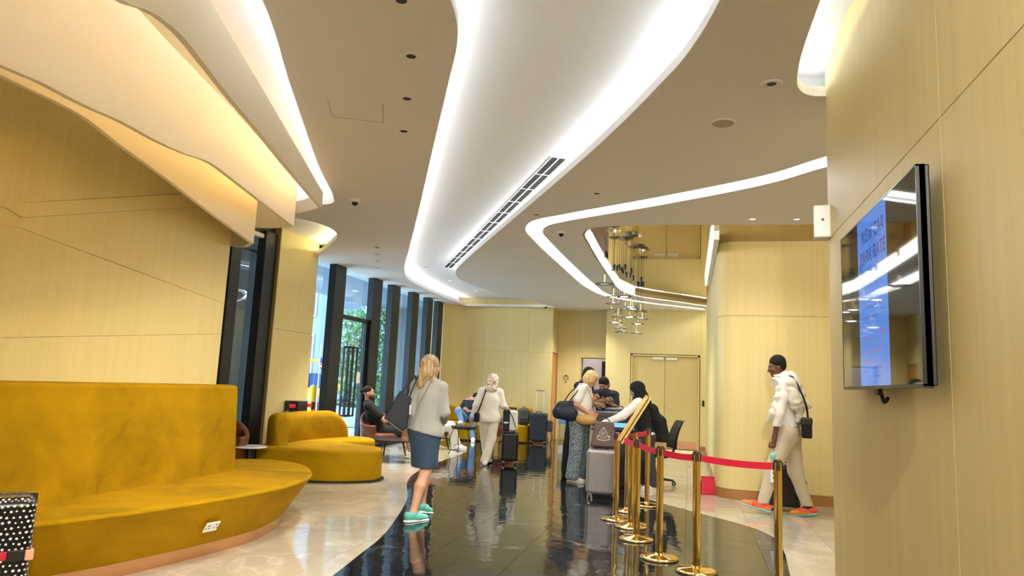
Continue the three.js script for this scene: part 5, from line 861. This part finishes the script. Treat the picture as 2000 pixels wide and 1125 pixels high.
{ // 4. blonde woman in a white tee beside the grey suitcase
  const pos = [-1.66, -10.67], J = { fwd: [.93, 0, .35], face: [.78, -.52, .35], headUp: [.45, .9, 0], head: [.195, 1.545, 0], k: .98, chest: [.09, 1.2, 0], pel: [.03, .92, 0], shL: [.13, 1.37, -.15], shR: [.03, 1.37, .15], elR: [-.03, 1.15, .2], wrR: [.19, 1.02, .2], hdR: [.95, -.2, -.2], pnR: [0, 0, -1], elL: [.2, 1.15, -.2], wrL: [.24, 1.23, -.06], hdL: [.5, .5, .4], cuR: .7, cuL: .7, hipL: [.08, .86, -.08], hipR: [.0, .86, .08], knL: [.08, .47, -.09], anL: [.06, .09, -.09], toeL: [.17, .035, -.06], knR: [.0, .47, .09], anR: [-.04, .085, .09], toeR: [.07, .03, .13] };
  person('blonde woman in white tee and grey patterned trousers beside the grey suitcase', pos, J, '#c88f70', '#8a6a44', (G, wear, t) => {
    wear('tee', [...inf(G.torso, .024, .05), cap(J.shL, P(J.shL, .62, J.elL), .078, .074), cap(J.shR, P(J.shR, .62, J.elR), .078, .078), cap([.07, 1.1, 0], [.04, .98, 0], .16, .17, nor3(J.fwd), 1.15, .05)], fabric('#efebe4'), { disp: folds(.006, 11), clip: q => Math.max(.925 - q[1], q[1] - 1.47) });
    wear('trousers', [cap(J.hipL, J.knL, .12, .105), cap(J.knL, J.anL, .105, .115), cap(J.hipR, J.knR, .12, .105), cap(J.knR, J.anR, .105, .115), cap(J.hipL, J.hipR, .125, .125)], gray('#888'), { cell: .009, disp: folds(.006, 8), clip: q => Math.max(.045 - q[1], q[1] - .95), color: q => { const n = PN.noise(q[0] * 85, q[1] * 60, q[2] * 85); return n > .14 ? '#4b565a' : n < -.22 ? '#a9b2b0' : '#7d8a8c'; } }, 'grey patterned wide trousers');
    const h = G.at; wear('hair', [ell(h(0, .04, -.02), [.092, .09, .105], G.B, .03), ell(h(0, -.03, -.05), [.094, .085, .075], G.B, .04), ell(h(.06, -.015, .0), [.03, .07, .06], G.B, .03), ell(h(-.06, -.015, .0), [.03, .07, .06], G.B, .03), ell(h(0, .075, .055), [.065, .035, .04], G.B, .02)], fabric('#c8a263'), { cell: .006, disp: folds(.003, 34), color: q => { const n = PN.noise(q[0] * 50, q[1] * 18, q[2] * 50); return new THREE.Color(.66 + n * .2, .47 + n * .17, .22 + n * .1); } }, 'short blonde bob');
    const s = fabric('#d8d2c6'); shoe(wear, J.anL, J.toeL, null, s, s); shoe(wear, J.anR, J.toeR, null, s, s);
  });
  const fr = [[pos[0], 0, pos[1]], Math.atan2(-pos[0], -pos[1])];
  const b = thing('hobo_bag', 'navy slouch bag on the shoulder of the blonde woman', 'bag', ...fr);
  part(b, 'body', skinField([cap([-.28, 1.02, .19], [-.09, 1.0, .22], .1, .1, [0, 0, 1], 1.7, .05), cap([-.25, 1.12, .19], [-.12, 1.14, .21], .07, .06, [0, 0, 1], 1.7, .06)], .01, { disp: folds(.008, 12) }), std({ color: C('#161b30'), roughness: .6 })); part(b, 'strap', [tube([[-.22, 1.16, .21], [-.12, 1.32, .22], [.03, 1.455, .15], [.02, 1.4, .05], [-.1, 1.16, .17]], .01, 36, 6), tube([[-.14, 1.18, .23], [-.02, 1.34, .235], [.05, 1.45, .17]], .009, 24, 6)], std({ color: C('#171a2a'), roughness: .6 })); part(b, 'stud', new THREE.SphereGeometry(.008, 10, 8).translate(-.29, 1.08, .245), M.chrome);
  const p = thing('waist_pouch', 'tan crescent pouch slung in front of the blonde woman', 'bag', ...fr);
  part(p, 'body', skinField([cap([.04, .95, .22], [.22, .94, .21], .07, .07, [0, 0, 1], 1.5, .05), ell([.13, .92, .22], [.12, .07, .055], null, .04)], .009, { disp: folds(.004, 14) }), std({ color: C('#c59a55'), roughness: .5 })); part(p, 'zip', tube([[.0, 1.0, .255], [.13, 1.015, .27], [.26, .99, .25]], .004, 20, 6), M.brass); part(p, 'strap', tube([[.26, .98, .2], [.22, 1.2, .2], [.13, 1.43, .12]], .006, 24, 6), fabric('#8a8378'));
}
{ // 5. two people behind her
  const A = { fwd: [.8, 0, .5], face: [.85, -.4, .2], head: [.1, 1.61, 0], chest: [-.02, 1.24, 0], pel: [-.1, .95, 0], shL: [.1, 1.42, -.15], shR: [-.06, 1.42, .15], elL: [.16, 1.16, -.16], wrL: [.3, 1.2, -.05], elR: [.0, 1.18, .18], wrR: [.22, 1.15, .12], hipL: [-.06, .9, -.08], hipR: [-.13, .9, .08], knL: [-.1, .49, -.08], anL: [-.12, .09, -.08], toeL: [0, .03, -.06], knR: [-.18, .49, .08], anR: [-.2, .09, .08], toeR: [-.09, .03, .12] };
  person('dark-haired person in black standing behind the blonde woman', [-1.69, -11.3], A, '#a3775a', '#1a1210', (G, wear) => {
    wear('top', [...inf(G.torso, .024, .05), cap(A.shL, P(A.shL, .6, A.elL), .075, .07), cap(A.shR, P(A.shR, .6, A.elR), .075, .07)], fabric('#191a1d'), { disp: folds(.006, 10), clip: q => Math.max(.85 - q[1], q[1] - 1.53) });
    wear('trousers', [cap(A.hipL, A.knL, .115, .1), cap(A.knL, A.anL, .1, .105), cap(A.hipR, A.knR, .115, .1), cap(A.knR, A.anR, .1, .105), cap(A.hipL, A.hipR, .12, .12)], fabric('#141416'), { disp: folds(.006, 9), clip: q => Math.max(.05 - q[1], q[1] - .92) });
    wear('hair', [ell(G.at(0, .045, -.02), [.088, .09, .1], G.B, .02), ell(G.at(0, -.02, -.05), [.085, .08, .06], G.B, .02)], fabric('#14100e'), { cell: .008, disp: folds(.005, 40) }, 'short black hair'); const d = fabric('#1a1a1a'); shoe(wear, A.anL, A.toeL, null, d, d); shoe(wear, A.anR, A.toeR, null, d, d);
  }, { cell: .015 });
  const B = { fwd: [-.5, 0, .85], face: [-.3, -.55, .78], head: [-.02, 1.475, 0], chest: [0, 1.12, 0], pel: [0, .84, 0], shL: [.17, 1.3, -.02], shR: [-.17, 1.3, .04], elL: [.2, 1.1, .08], wrL: [.11, 1.16, .3], hdL: [.3, .6, .5], pnL: [-1, 0, 0], elR: [-.2, 1.12, .12], wrR: [-.02, 1.2, .32], hdR: [.9, .3, .1], cuL: .9, cuR: .6, hipL: [.08, .8, 0], hipR: [-.08, .8, 0], knL: [.09, .43, .02], anL: [.09, .08, 0], toeL: [.05, .03, .12], knR: [-.08, .43, .02], anR: [-.08, .08, 0], toeR: [-.12, .03, .12] };
  person('person in navy looking down at a phone behind the blonde woman', [-1.42, -12.1], B, '#a97a5c', '#1a1210', (G, wear) => {
    wear('shirt', [...inf(G.torso, .022, .05), cap(B.shL, P(B.shL, .7, B.elL), .075, .07), cap(B.shR, P(B.shR, .7, B.elR), .075, .07)], fabric('#1d2334'), { disp: folds(.006, 10), clip: q => Math.max(.74 - q[1], q[1] - 1.41) });
    wear('trousers', [cap(B.hipL, B.knL, .11, .09), cap(B.knL, B.anL, .09, .08), cap(B.hipR, B.knR, .11, .09), cap(B.knR, B.anR, .09, .08), cap(B.hipL, B.hipR, .115, .115)], fabric('#22242a'), { clip: q => Math.max(.05 - q[1], q[1] - .82) });
    wear('hair', [ell(G.at(0, .045, -.02), [.088, .09, .1], G.B, .02), ell(G.at(0, -.02, -.05), [.086, .1, .07], G.B, .02)], fabric('#15110f'), { cell: .008, disp: folds(.005, 40) }, 'dark hair'); const d = fabric('#1a1a1a'); shoe(wear, B.anL, B.toeL, null, d, d); shoe(wear, B.anR, B.toeR, null, d, d);
  }, { cell: .015 });
  const f = thing('phone', 'black phone held up by the person in navy', 'phone', [-1.42, 0, -12.1], Math.atan2(1.42, 12.1)); part(f, 'case', rbox(.1, .17, 1.2, 1.34, .37, .378, .004, 2), M.blackPl).rotation.z = 0; part(f, 'screen', box(.104, .166, 1.204, 1.336, .3782, .379), std({ color: C('#1b2836'), roughness: .1 }));
}
{ // 6. desk attendant reaching towards the carrier bag
  const pos = [-.6, -10.44], J = { fwd: [-.86, 0, .42], face: [-.93, -.25, .05], head: [-.15, 1.395, 0], hs: .98, k: .95, chest: [-.09, 1.04, 0], pel: [-.02, .78, 0], shL: [-.14, 1.215, .15], shR: [-.06, 1.215, -.15], elL: [-.34, 1.03, .24], wrL: [-.6, .915, .28], hdL: [-1, -.06, .1], pnL: [0, -1, 0], cuL: .45, elR: [-.01, .99, -.17], wrR: [-.16, .9, -.2], hipL: [.0, .74, .08], hipR: [.02, .74, -.08], knL: [.02, .42, .12], anL: [.1, .08, .1], toeL: [-.0, .03, .16], knR: [.0, .42, -.08], anR: [-.03, .08, -.1], toeR: [-.14, .03, -.06] };
  person('desk attendant in black headscarf, waistcoat and white sleeves reaching for the bag', pos, J, '#b98c70', '#201612', (G, wear) => {
    const wh = fabric('#eae7e1'), bl = fabric('#131316');
    wear('blouse', [...inf(G.torso, .018, .05), ...inf(G.upL, .022), ...inf(G.loL, .02), ...inf(G.upR, .022), ...inf(G.loR, .02)], wh, { disp: folds(.006, 11), clip: q => Math.max(.755 - q[1], q[1] - 1.31) });
    wear('waistcoat', inf(G.torso, .03, .05), bl, { disp: folds(.004, 9), clip: q => Math.max(.81 - q[1], q[1] - 1.25, Math.abs(q[2]) - .15) });
    wear('trousers', [cap(J.hipL, J.knL, .11, .095), cap(J.knL, J.anL, .095, .085), cap(J.hipR, J.knR, .11, .095), cap(J.knR, J.anR, .095, .085), cap(J.hipL, J.hipR, .12, .12)], fabric('#39383a'), { disp: folds(.006, 9), clip: q => Math.max(.05 - q[1], q[1] - .78) });
    const h = G.at; wear('headscarf', [ell(h(0, .035, -.015), [.097, .11, .115], G.B, .03), cap(h(0, -.07, -.03), h(0, -.17, -.04), .085, .11, null, 1, .05), cap(h(0, -.12, -.06), h(0, -.26, -.12), .085, .05, null, 1, .05), cap(h(.03, -.15, .04), h(.04, -.3, .06), .07, .03, null, 1, .05)], bl, { cell: .008, disp: folds(.006, 14), clip: q => { const r = sub3(q, J.head), z = dot3(r, nor3(J.face)); return Math.hypot(dot3(r, G.B[1]) + .012, dot3(r, G.B[0])) < .058 && z > 0 ? .01 : -1; } }, 'black headscarf');
    const s = fabric('#e4e0d8'); shoe(wear, J.anL, J.toeL, null, s, s); shoe(wear, J.anR, J.toeR, null, s, s);
  });
  const c = thing('draped_coat', 'black coat draped over the back of the office chair', 'coat', [-.42, 0, -10.75], .05);
  part(c, 'body', skinField([cap([-.14, 1.1, -.1], [-.14, 1.1, .12], .07, .07, null, 1, .06), cap([-.12, 1.08, 0], [.02, .72, 0], .13, .17, [.93, 0, .37], 1.5, .08), cap([-.0, .95, .12], [.06, .68, .13], .09, .07, null, 1, .06), cap([.0, .95, -.1], [.06, .68, -.12], .09, .07, null, 1, .06)], .012, { disp: folds(.012, 9), clip: q => .66 - q[1] }), M.blackSoft); part(c, 'collar', tube([[-.2, 1.12, -.08], [-.14, 1.18, -.06], [-.1, 1.18, .07], [-.16, 1.12, .11]], .025, 24, 8), M.blackSoft);
}
// seated figures
function sitter(x, h, lean, armUp) { // facing +x, seat height h
  return { fwd: [1, 0, .05], face: [1, -.12, .1], k: 1.0, pel: [x, h + .1, 0], chest: [x - lean, h + .4, 0], head: [x - lean * 1.5 + .02, h + .78, 0], shL: [x - lean * 1.35, h + .55, -.17], shR: [x - lean * 1.35, h + .55, .17], elR: [x + .02, h + .3, .24], wrR: [x + .24, h + armUp, .16], elL: [x + .02, h + .3, -.24], wrL: [x + .25, h + armUp, -.1], hdR: [.7, .6, -.3], hdL: [.7, .6, .2], cuR: .8, cuL: .8, pnR: [0, .2, -1], pnL: [0, .2, 1], hipL: [x, h + .09, -.09], hipR: [x, h + .09, .09], knL: [x + .44, h + .13, -.1], knR: [x + .44, h + .1, .11], anL: [x + .6, .1, -.1], anR: [x + .52, .1, .12], toeL: [x + .73, .03, -.1], toeR: [x + .65, .03, .12] };
}
{
  const J = sitter(-.03, .36, .22, .5); J.face = [1, .02, .12];
  person('bearded man with a hair bun in black tee seated in the brown chair', [-5.36, -11.86], J, '#c08f72', '#2a1c14', (G, wear) => {
    wear('tee', [...inf(G.torso, .024, .05), cap(J.shL, P(J.shL, .65, J.elL), .078, .075), cap(J.shR, P(J.shR, .65, J.elR), .078, .078)], fabric('#131315'), { disp: folds(.006, 10), clip: q => q[1] - 1.02 });
    wear('shorts', [cap(J.hipL, P(J.hipL, .8, J.knL), .112, .098), cap(J.hipR, P(J.hipR, .8, J.knR), .112, .098), cap(J.hipL, J.hipR, .12, .12)], fabric('#1e1f22'), { disp: folds(.006, 9) });
    wear('hair', [ell(G.at(0, .05, -.02), [.082, .08, .096], G.B, .02), ell(G.at(0, .03, -.125), [.035, .035, .035], G.B, .02)], fabric('#241813'), { cell: .008, disp: folds(.004, 40), clip: q => { const r = sub3(q, J.head); return dot3(r, G.B[2]) - .055; } }, 'dark hair tied in a bun');
    const w = fabric('#e6e3dc'); shoe(wear, J.anL, J.toeL, null, w, w); shoe(wear, J.anR, J.toeR, null, w, w);
  }, { cell: .014, beard: '#4a3428' });
  const f = thing('phone', 'phone held up by the seated man with the bun', 'phone', [-5.36, 0, -11.86], Math.atan2(5.36, 11.86)); part(f, 'case', rbox(.28, .292, .86, 1.0, .0, .075, .004, 2), M.blackPl); part(f, 'screen', box(.279, .2797, .865, .995, .005, .07), std({ color: C('#223040'), roughness: .1 }));
}
{
  const J = sitter(.0, .36, .16, .22); J.wrR = [.24, .62, .26]; J.hdR = [1, 0, 0];
  person('sitter in cream trousers and white shoes in the brown chair by the wire table', [-5.3, -14.0], J, '#c08d74', '#2a1c14', (G, wear) => {
    wear('top', [...inf(G.torso, .024, .05), cap(J.shL, P(J.shL, .65, J.elL), .078, .075), cap(J.shR, P(J.shR, .65, J.elR), .078, .078)], fabric('#4d4a48'), { disp: folds(.006, 10), clip: q => q[1] - 1.02 });
    wear('trousers', [cap(J.hipL, J.knL, .112, .09), cap(J.hipR, J.knR, .112, .09), cap(J.knL, J.anL, .085, .065), cap(J.knR, J.anR, .085, .065), cap(J.hipL, J.hipR, .12, .12)], fabric('#e2dccf'), { disp: folds(.006, 9), clip: q => .1 - q[1] });
    wear('hair', [ell(G.at(0, .045, -.02), [.088, .09, .1], G.B, .02), ell(G.at(0, -.03, -.05), [.085, .09, .06], G.B, .02)], fabric('#241a14'), { cell: .008 }, 'dark hair'); const w = fabric('#efece6'); shoe(wear, J.anL, J.toeL, null, w, w); shoe(wear, J.anR, J.toeR, null, w, w);
  }, { cell: .015 });
}
{
  const J = sitter(.02, .41, .1, .3); for (const k of Object.keys(J)) if (Array.isArray(J[k])) J[k] = [-J[k][0] * .6 + J[k][2] * .8, J[k][1], J[k][2] * .6 + J[k][0] * .8]; J.face = [-.2, -.3, .93]; J.head = add3(J.head, [.1, -.16, 0]); J.knL = [-.25, .72, .3]; J.anL = [-.16, .46, .4]; J.toeL = [-.2, .44, .5];
  for (const [a, b] of [['elL', 'elR'], ['wrL', 'wrR'], ['shL', 'shR'], ['hipL', 'hipR'], ['hdL', 'hdR'], ['pnL', 'pnR']]) { const q = J[a]; J[a] = J[b]; J[b] = q; }
  J.hipL = [-.08, .5, .02]; J.hipR = [.1, .5, .02]; J.knR = [.12, .6, .42]; J.anR = [.14, .1, .5]; J.toeR = [.14, .03, .62];
  person('dark-haired person in blue denim reclining on the far mustard sofa', [-5.35, -16.75], J, '#b58a78', '#15100e', (G, wear) => {
    wear('top', [...inf(G.torso, .024, .05), cap(J.shL, P(J.shL, .7, J.elL), .075, .07), cap(J.shR, P(J.shR, .7, J.elR), .075, .07)], fabric('#20242c'), { clip: q => q[1] - .98 });
    wear('jeans', [cap(J.hipL, J.knL, .108, .085), cap(J.hipR, J.knR, .108, .085), cap(J.knL, J.anL, .082, .06), cap(J.knR, J.anR, .082, .06), cap(J.hipL, J.hipR, .12, .12)], fabric('#6d93bd'), { disp: folds(.005, 9) });
    wear('hair', [ell(G.at(0, .045, -.02), [.09, .09, .1], G.B, .02), ell(G.at(0, -.04, -.04), [.09, .1, .06], G.B, .02)], fabric('#14100e'), { cell: .008 }, 'dark hair'); const w = fabric('#efece6'); shoe(wear, J.anL, J.toeL, null, w, w); shoe(wear, J.anR, J.toeR, null, w, w);
  }, { cell: .015 });
}
// ================================================================ OUTSIDE THE GLASS
struct('pavement', box(-40, -6.75, -.2, -.02, -45, 4), std({ color: C('#b9c0c4'), roughness: .8 }), 'pale paving outside the glass front', 'pavement');
struct('canopy', [box(-9.2, -6.75, 3.5, 3.8, -30, 2)], std({ color: C('#8d98a4'), roughness: .8 }), 'grey entrance canopy outside the glass', 'canopy');
for (const z of [-12.4, -15.2]) { const t = thing('canopy_light', 'small round light in the canopy soffit outside the glass door', 'downlight', [-7.9, 3.5, z], 0, 'canopy lights'); part(t, 'trim_ring', lathe([[.05, 0], [.052, -.008], [.08, -.008], [.085, 0]], 24), M.white); part(t, 'lens', lathe([[.001, -.002], [.03, -.002], [.05, -.004]], 20), glow(SOFT, 3)); }
const outWall = struct('wall_outside', [box(-8.5, -6.7, 0, 3.6, -19.4, -19.1)], std({ color: C('#7f8890'), roughness: .8 }), 'grey outside wall seen between the mullions', 'wall');
const screenWall = struct('wall_screen', [box(-7.4, -7.25, 0, 3.5, -10.6, -4)], std({ color: C('#4d5860'), roughness: .6 }), 'dark slate wall outside the tinted glass', 'wall');
for (let k = 0; k < 5; k++) panel(screenWall, rect(0, 6.5, .05 + k * .68, .05 + (k + 1) * .68), [-7.25, 0, -4.05], [0, 0, -1], [0, 1, 0], .02, std({ color: C(k % 2 ? '#94a2ae' : '#9aa8b4'), roughness: .5 }), .006);
{ const t = thing('planter', 'low pale concrete planter holding the green hedge outside', 'planter', [-10.3, 0, -18.6]); part(t, 'trough', [box(.1, 1.75, 0, .55, .0, .15), box(.1, 1.75, 0, .55, -.9, -.75), box(.1, .25, 0, .55, -.75, 0), box(1.6, 1.75, 0, .55, -.75, 0)], std({ color: C('#a9b3bb'), roughness: .8 })); part(t, 'soil', box(.25, 1.6, .4, .48, -.75, 0), fabric('#4a3c30')); }
{ // hedge of small leaves on stems
  const t = thing('hedge', 'tall leafy green hedge outside the glass door', 'hedge', [-10.3, 0, -18.95]);
  part(t, 'stems', Array.from({ length: 26 }, () => { const x = rr(.35, 1.55), z = rr(-.3, .3); return rod([x, .45, z], [x + rr(-.3, .3), rr(2.4, 3.3), z + rr(-.1, .1)], .02, .008, 6); }), fabric('#5b4a38')).userData.kind = 'stuff';
  const leafS = new THREE.Shape([[0, 0], [.03, .05], [.022, .1], [0, .14], [-.022, .1], [-.03, .05]].map(p => new THREE.Vector2(...p))), lg = new THREE.ShapeGeometry(leafS); fold(lg, (x, y, z) => [x, y, .25 * Math.abs(x)]);
  const n = 2600, im = new THREE.InstancedMesh(lg, std({ color: 0xffffff, roughness: .6, side: THREE.DoubleSide }), n), o = new THREE.Object3D(), c = new THREE.Color(); im.name = 'leaves'; im.userData.kind = 'stuff';
  for (let k = 0; k < n; k++) { const x = rr(.25, 1.72), y = .5 + 2.9 * Math.pow(rnd(), .9), bulge = .35 + .18 * PN.noise(x * 2, y * 2, 3); o.position.set(x, y, rr(-.2, bulge)); o.rotation.set(rr(-1.2, 1.2), rr(-3, 3), rr(-3, 3)); o.scale.setScalar(rr(.7, 1.4)); o.updateMatrix(); im.setMatrixAt(k, o.matrix); const g = rr(.5, 1.1); im.setColorAt(k, c.setRGB(.2 * g, .46 * g, .2 * g)); }
  t.add(im);
}
// street beyond: two buildings, a yellow digger, bollards, a flag
function block(label, x, z, w, h, d, col, rows, cols) {
  const t = thing('street_building', label, 'building', [x, 0, z]); part(t, 'wall', box(-w / 2, w / 2, 0, h, -d, 0), std({ color: C(col), roughness: .85 }));
  const gm = std({ color: C('#3d4c5a'), roughness: .2 }), fm = std({ color: C('#c9cdd0'), roughness: .6 });
  for (let j = 0; j < rows; j++) for (let i = 0; i < cols; i++) { const cx = -w / 2 + (i + .5) * w / cols, cy = 1 + (j + .5) * (h - 1.2) / rows, ww = w / cols * .32, hh = (h - 1.2) / rows * .33; const f = part(t, 'window', [box(cx - ww - .06, cx + ww + .06, cy - hh - .06, cy - hh, 0, .08), box(cx - ww - .06, cx + ww + .06, cy + hh, cy + hh + .06, 0, .08), box(cx - ww - .06, cx - ww, cy - hh, cy + hh, 0, .08), box(cx + ww, cx + ww + .06, cy - hh, cy + hh, 0, .08)], fm); part(f, 'pane', box(cx - ww, cx + ww, cy - hh, cy + hh, 0, .03), gm); }
  return t;
}
block('grey-blue street building beyond the glass pier', -18.5, -27, 6, 9, 6, '#8794a2', 3, 3);
block('paler low street building beside the grey-blue one', -25, -30, 6, 6, 6, '#b4bcc2', 2, 3);
block('slate street building rising behind the hedge', -12.5, -26, 5, 8, 5, '#6f7c88', 3, 2);
{ const t = thing('digger', 'yellow digger standing in the street beyond the glass', 'digger', [-12.4, 0, -21.8], .5); const y = std({ color: C('#e0b02a'), roughness: .5 }); part(t, 'cab', [rbox(-.6, .5, .7, 1.0, -.5, .5, .05), box(-.55, -.48, 1, 1.9, -.45, .45), box(.35, .42, 1, 1.9, -.45, -.38), box(.35, .42, 1, 1.9, .38, .45), rbox(-.6, .5, 1.88, 1.98, -.5, .5, .04)], y); part(t, 'track', [rbox(-.9, .9, 0, .5, -.7, -.3, .2), rbox(-.9, .9, 0, .5, .3, .7, .2)], M.blackPl); part(t, 'boom', [rod([.5, .9, 0], [1.5, 2.3, 0], .12, .1), rod([1.5, 2.3, 0], [2.1, 1.2, 0], .1, .08)], y); part(t, 'bucket', rbox(1.95, 2.3, .8, 1.25, -.25, .25, .06), M.blackPl); part(t, 'seat', rbox(-.4, .0, .95, 1.5, -.2, .2, .06), std({ color: C('#2b4c86'), roughness: .6 })); }
for (const [x, z, c, l] of [[-8.8, -15.15, '#e3bb1e', 'yellow street bollard outside the glass'], [-8.55, -15.2, '#d3213b', 'red street bollard beside the yellow one']]) { const t = thing('bollard', l, 'bollard', [x, 0, z]); part(t, 'post', cyl(.09, .09, 0, 1.1, 24), std({ color: C(c), roughness: .45 })); part(t, 'cap', new THREE.SphereGeometry(.09, 20, 10, 0, 6.3, 0, Math.PI / 2).translate(0, 1.1, 0), std({ color: C(c), roughness: .45 })); part(t, 'base', cyl(.12, .12, 0, .04, 24), M.blackPl); }
{ const t = thing('flag', 'small red, white and blue striped flag on a pole outside', 'flag', [-10.3, 0, -18.0]); part(t, 'pole', cyl(.018, .018, 0, 2.3, 10), M.chrome); for (let k = 0; k < 6; k++) part(t, 'stripe', box(.02 + k * .002, .32, 1.62 + k * .05, 1.67 + k * .05, -.004, .004), fabric(k % 2 ? '#e8e8ea' : '#c62b3a')); part(t, 'canton', box(.02, .15, 1.78, 1.93, -.006, .006), fabric('#22408e')); }
shade(scene);
renderer.render(scene, camera);
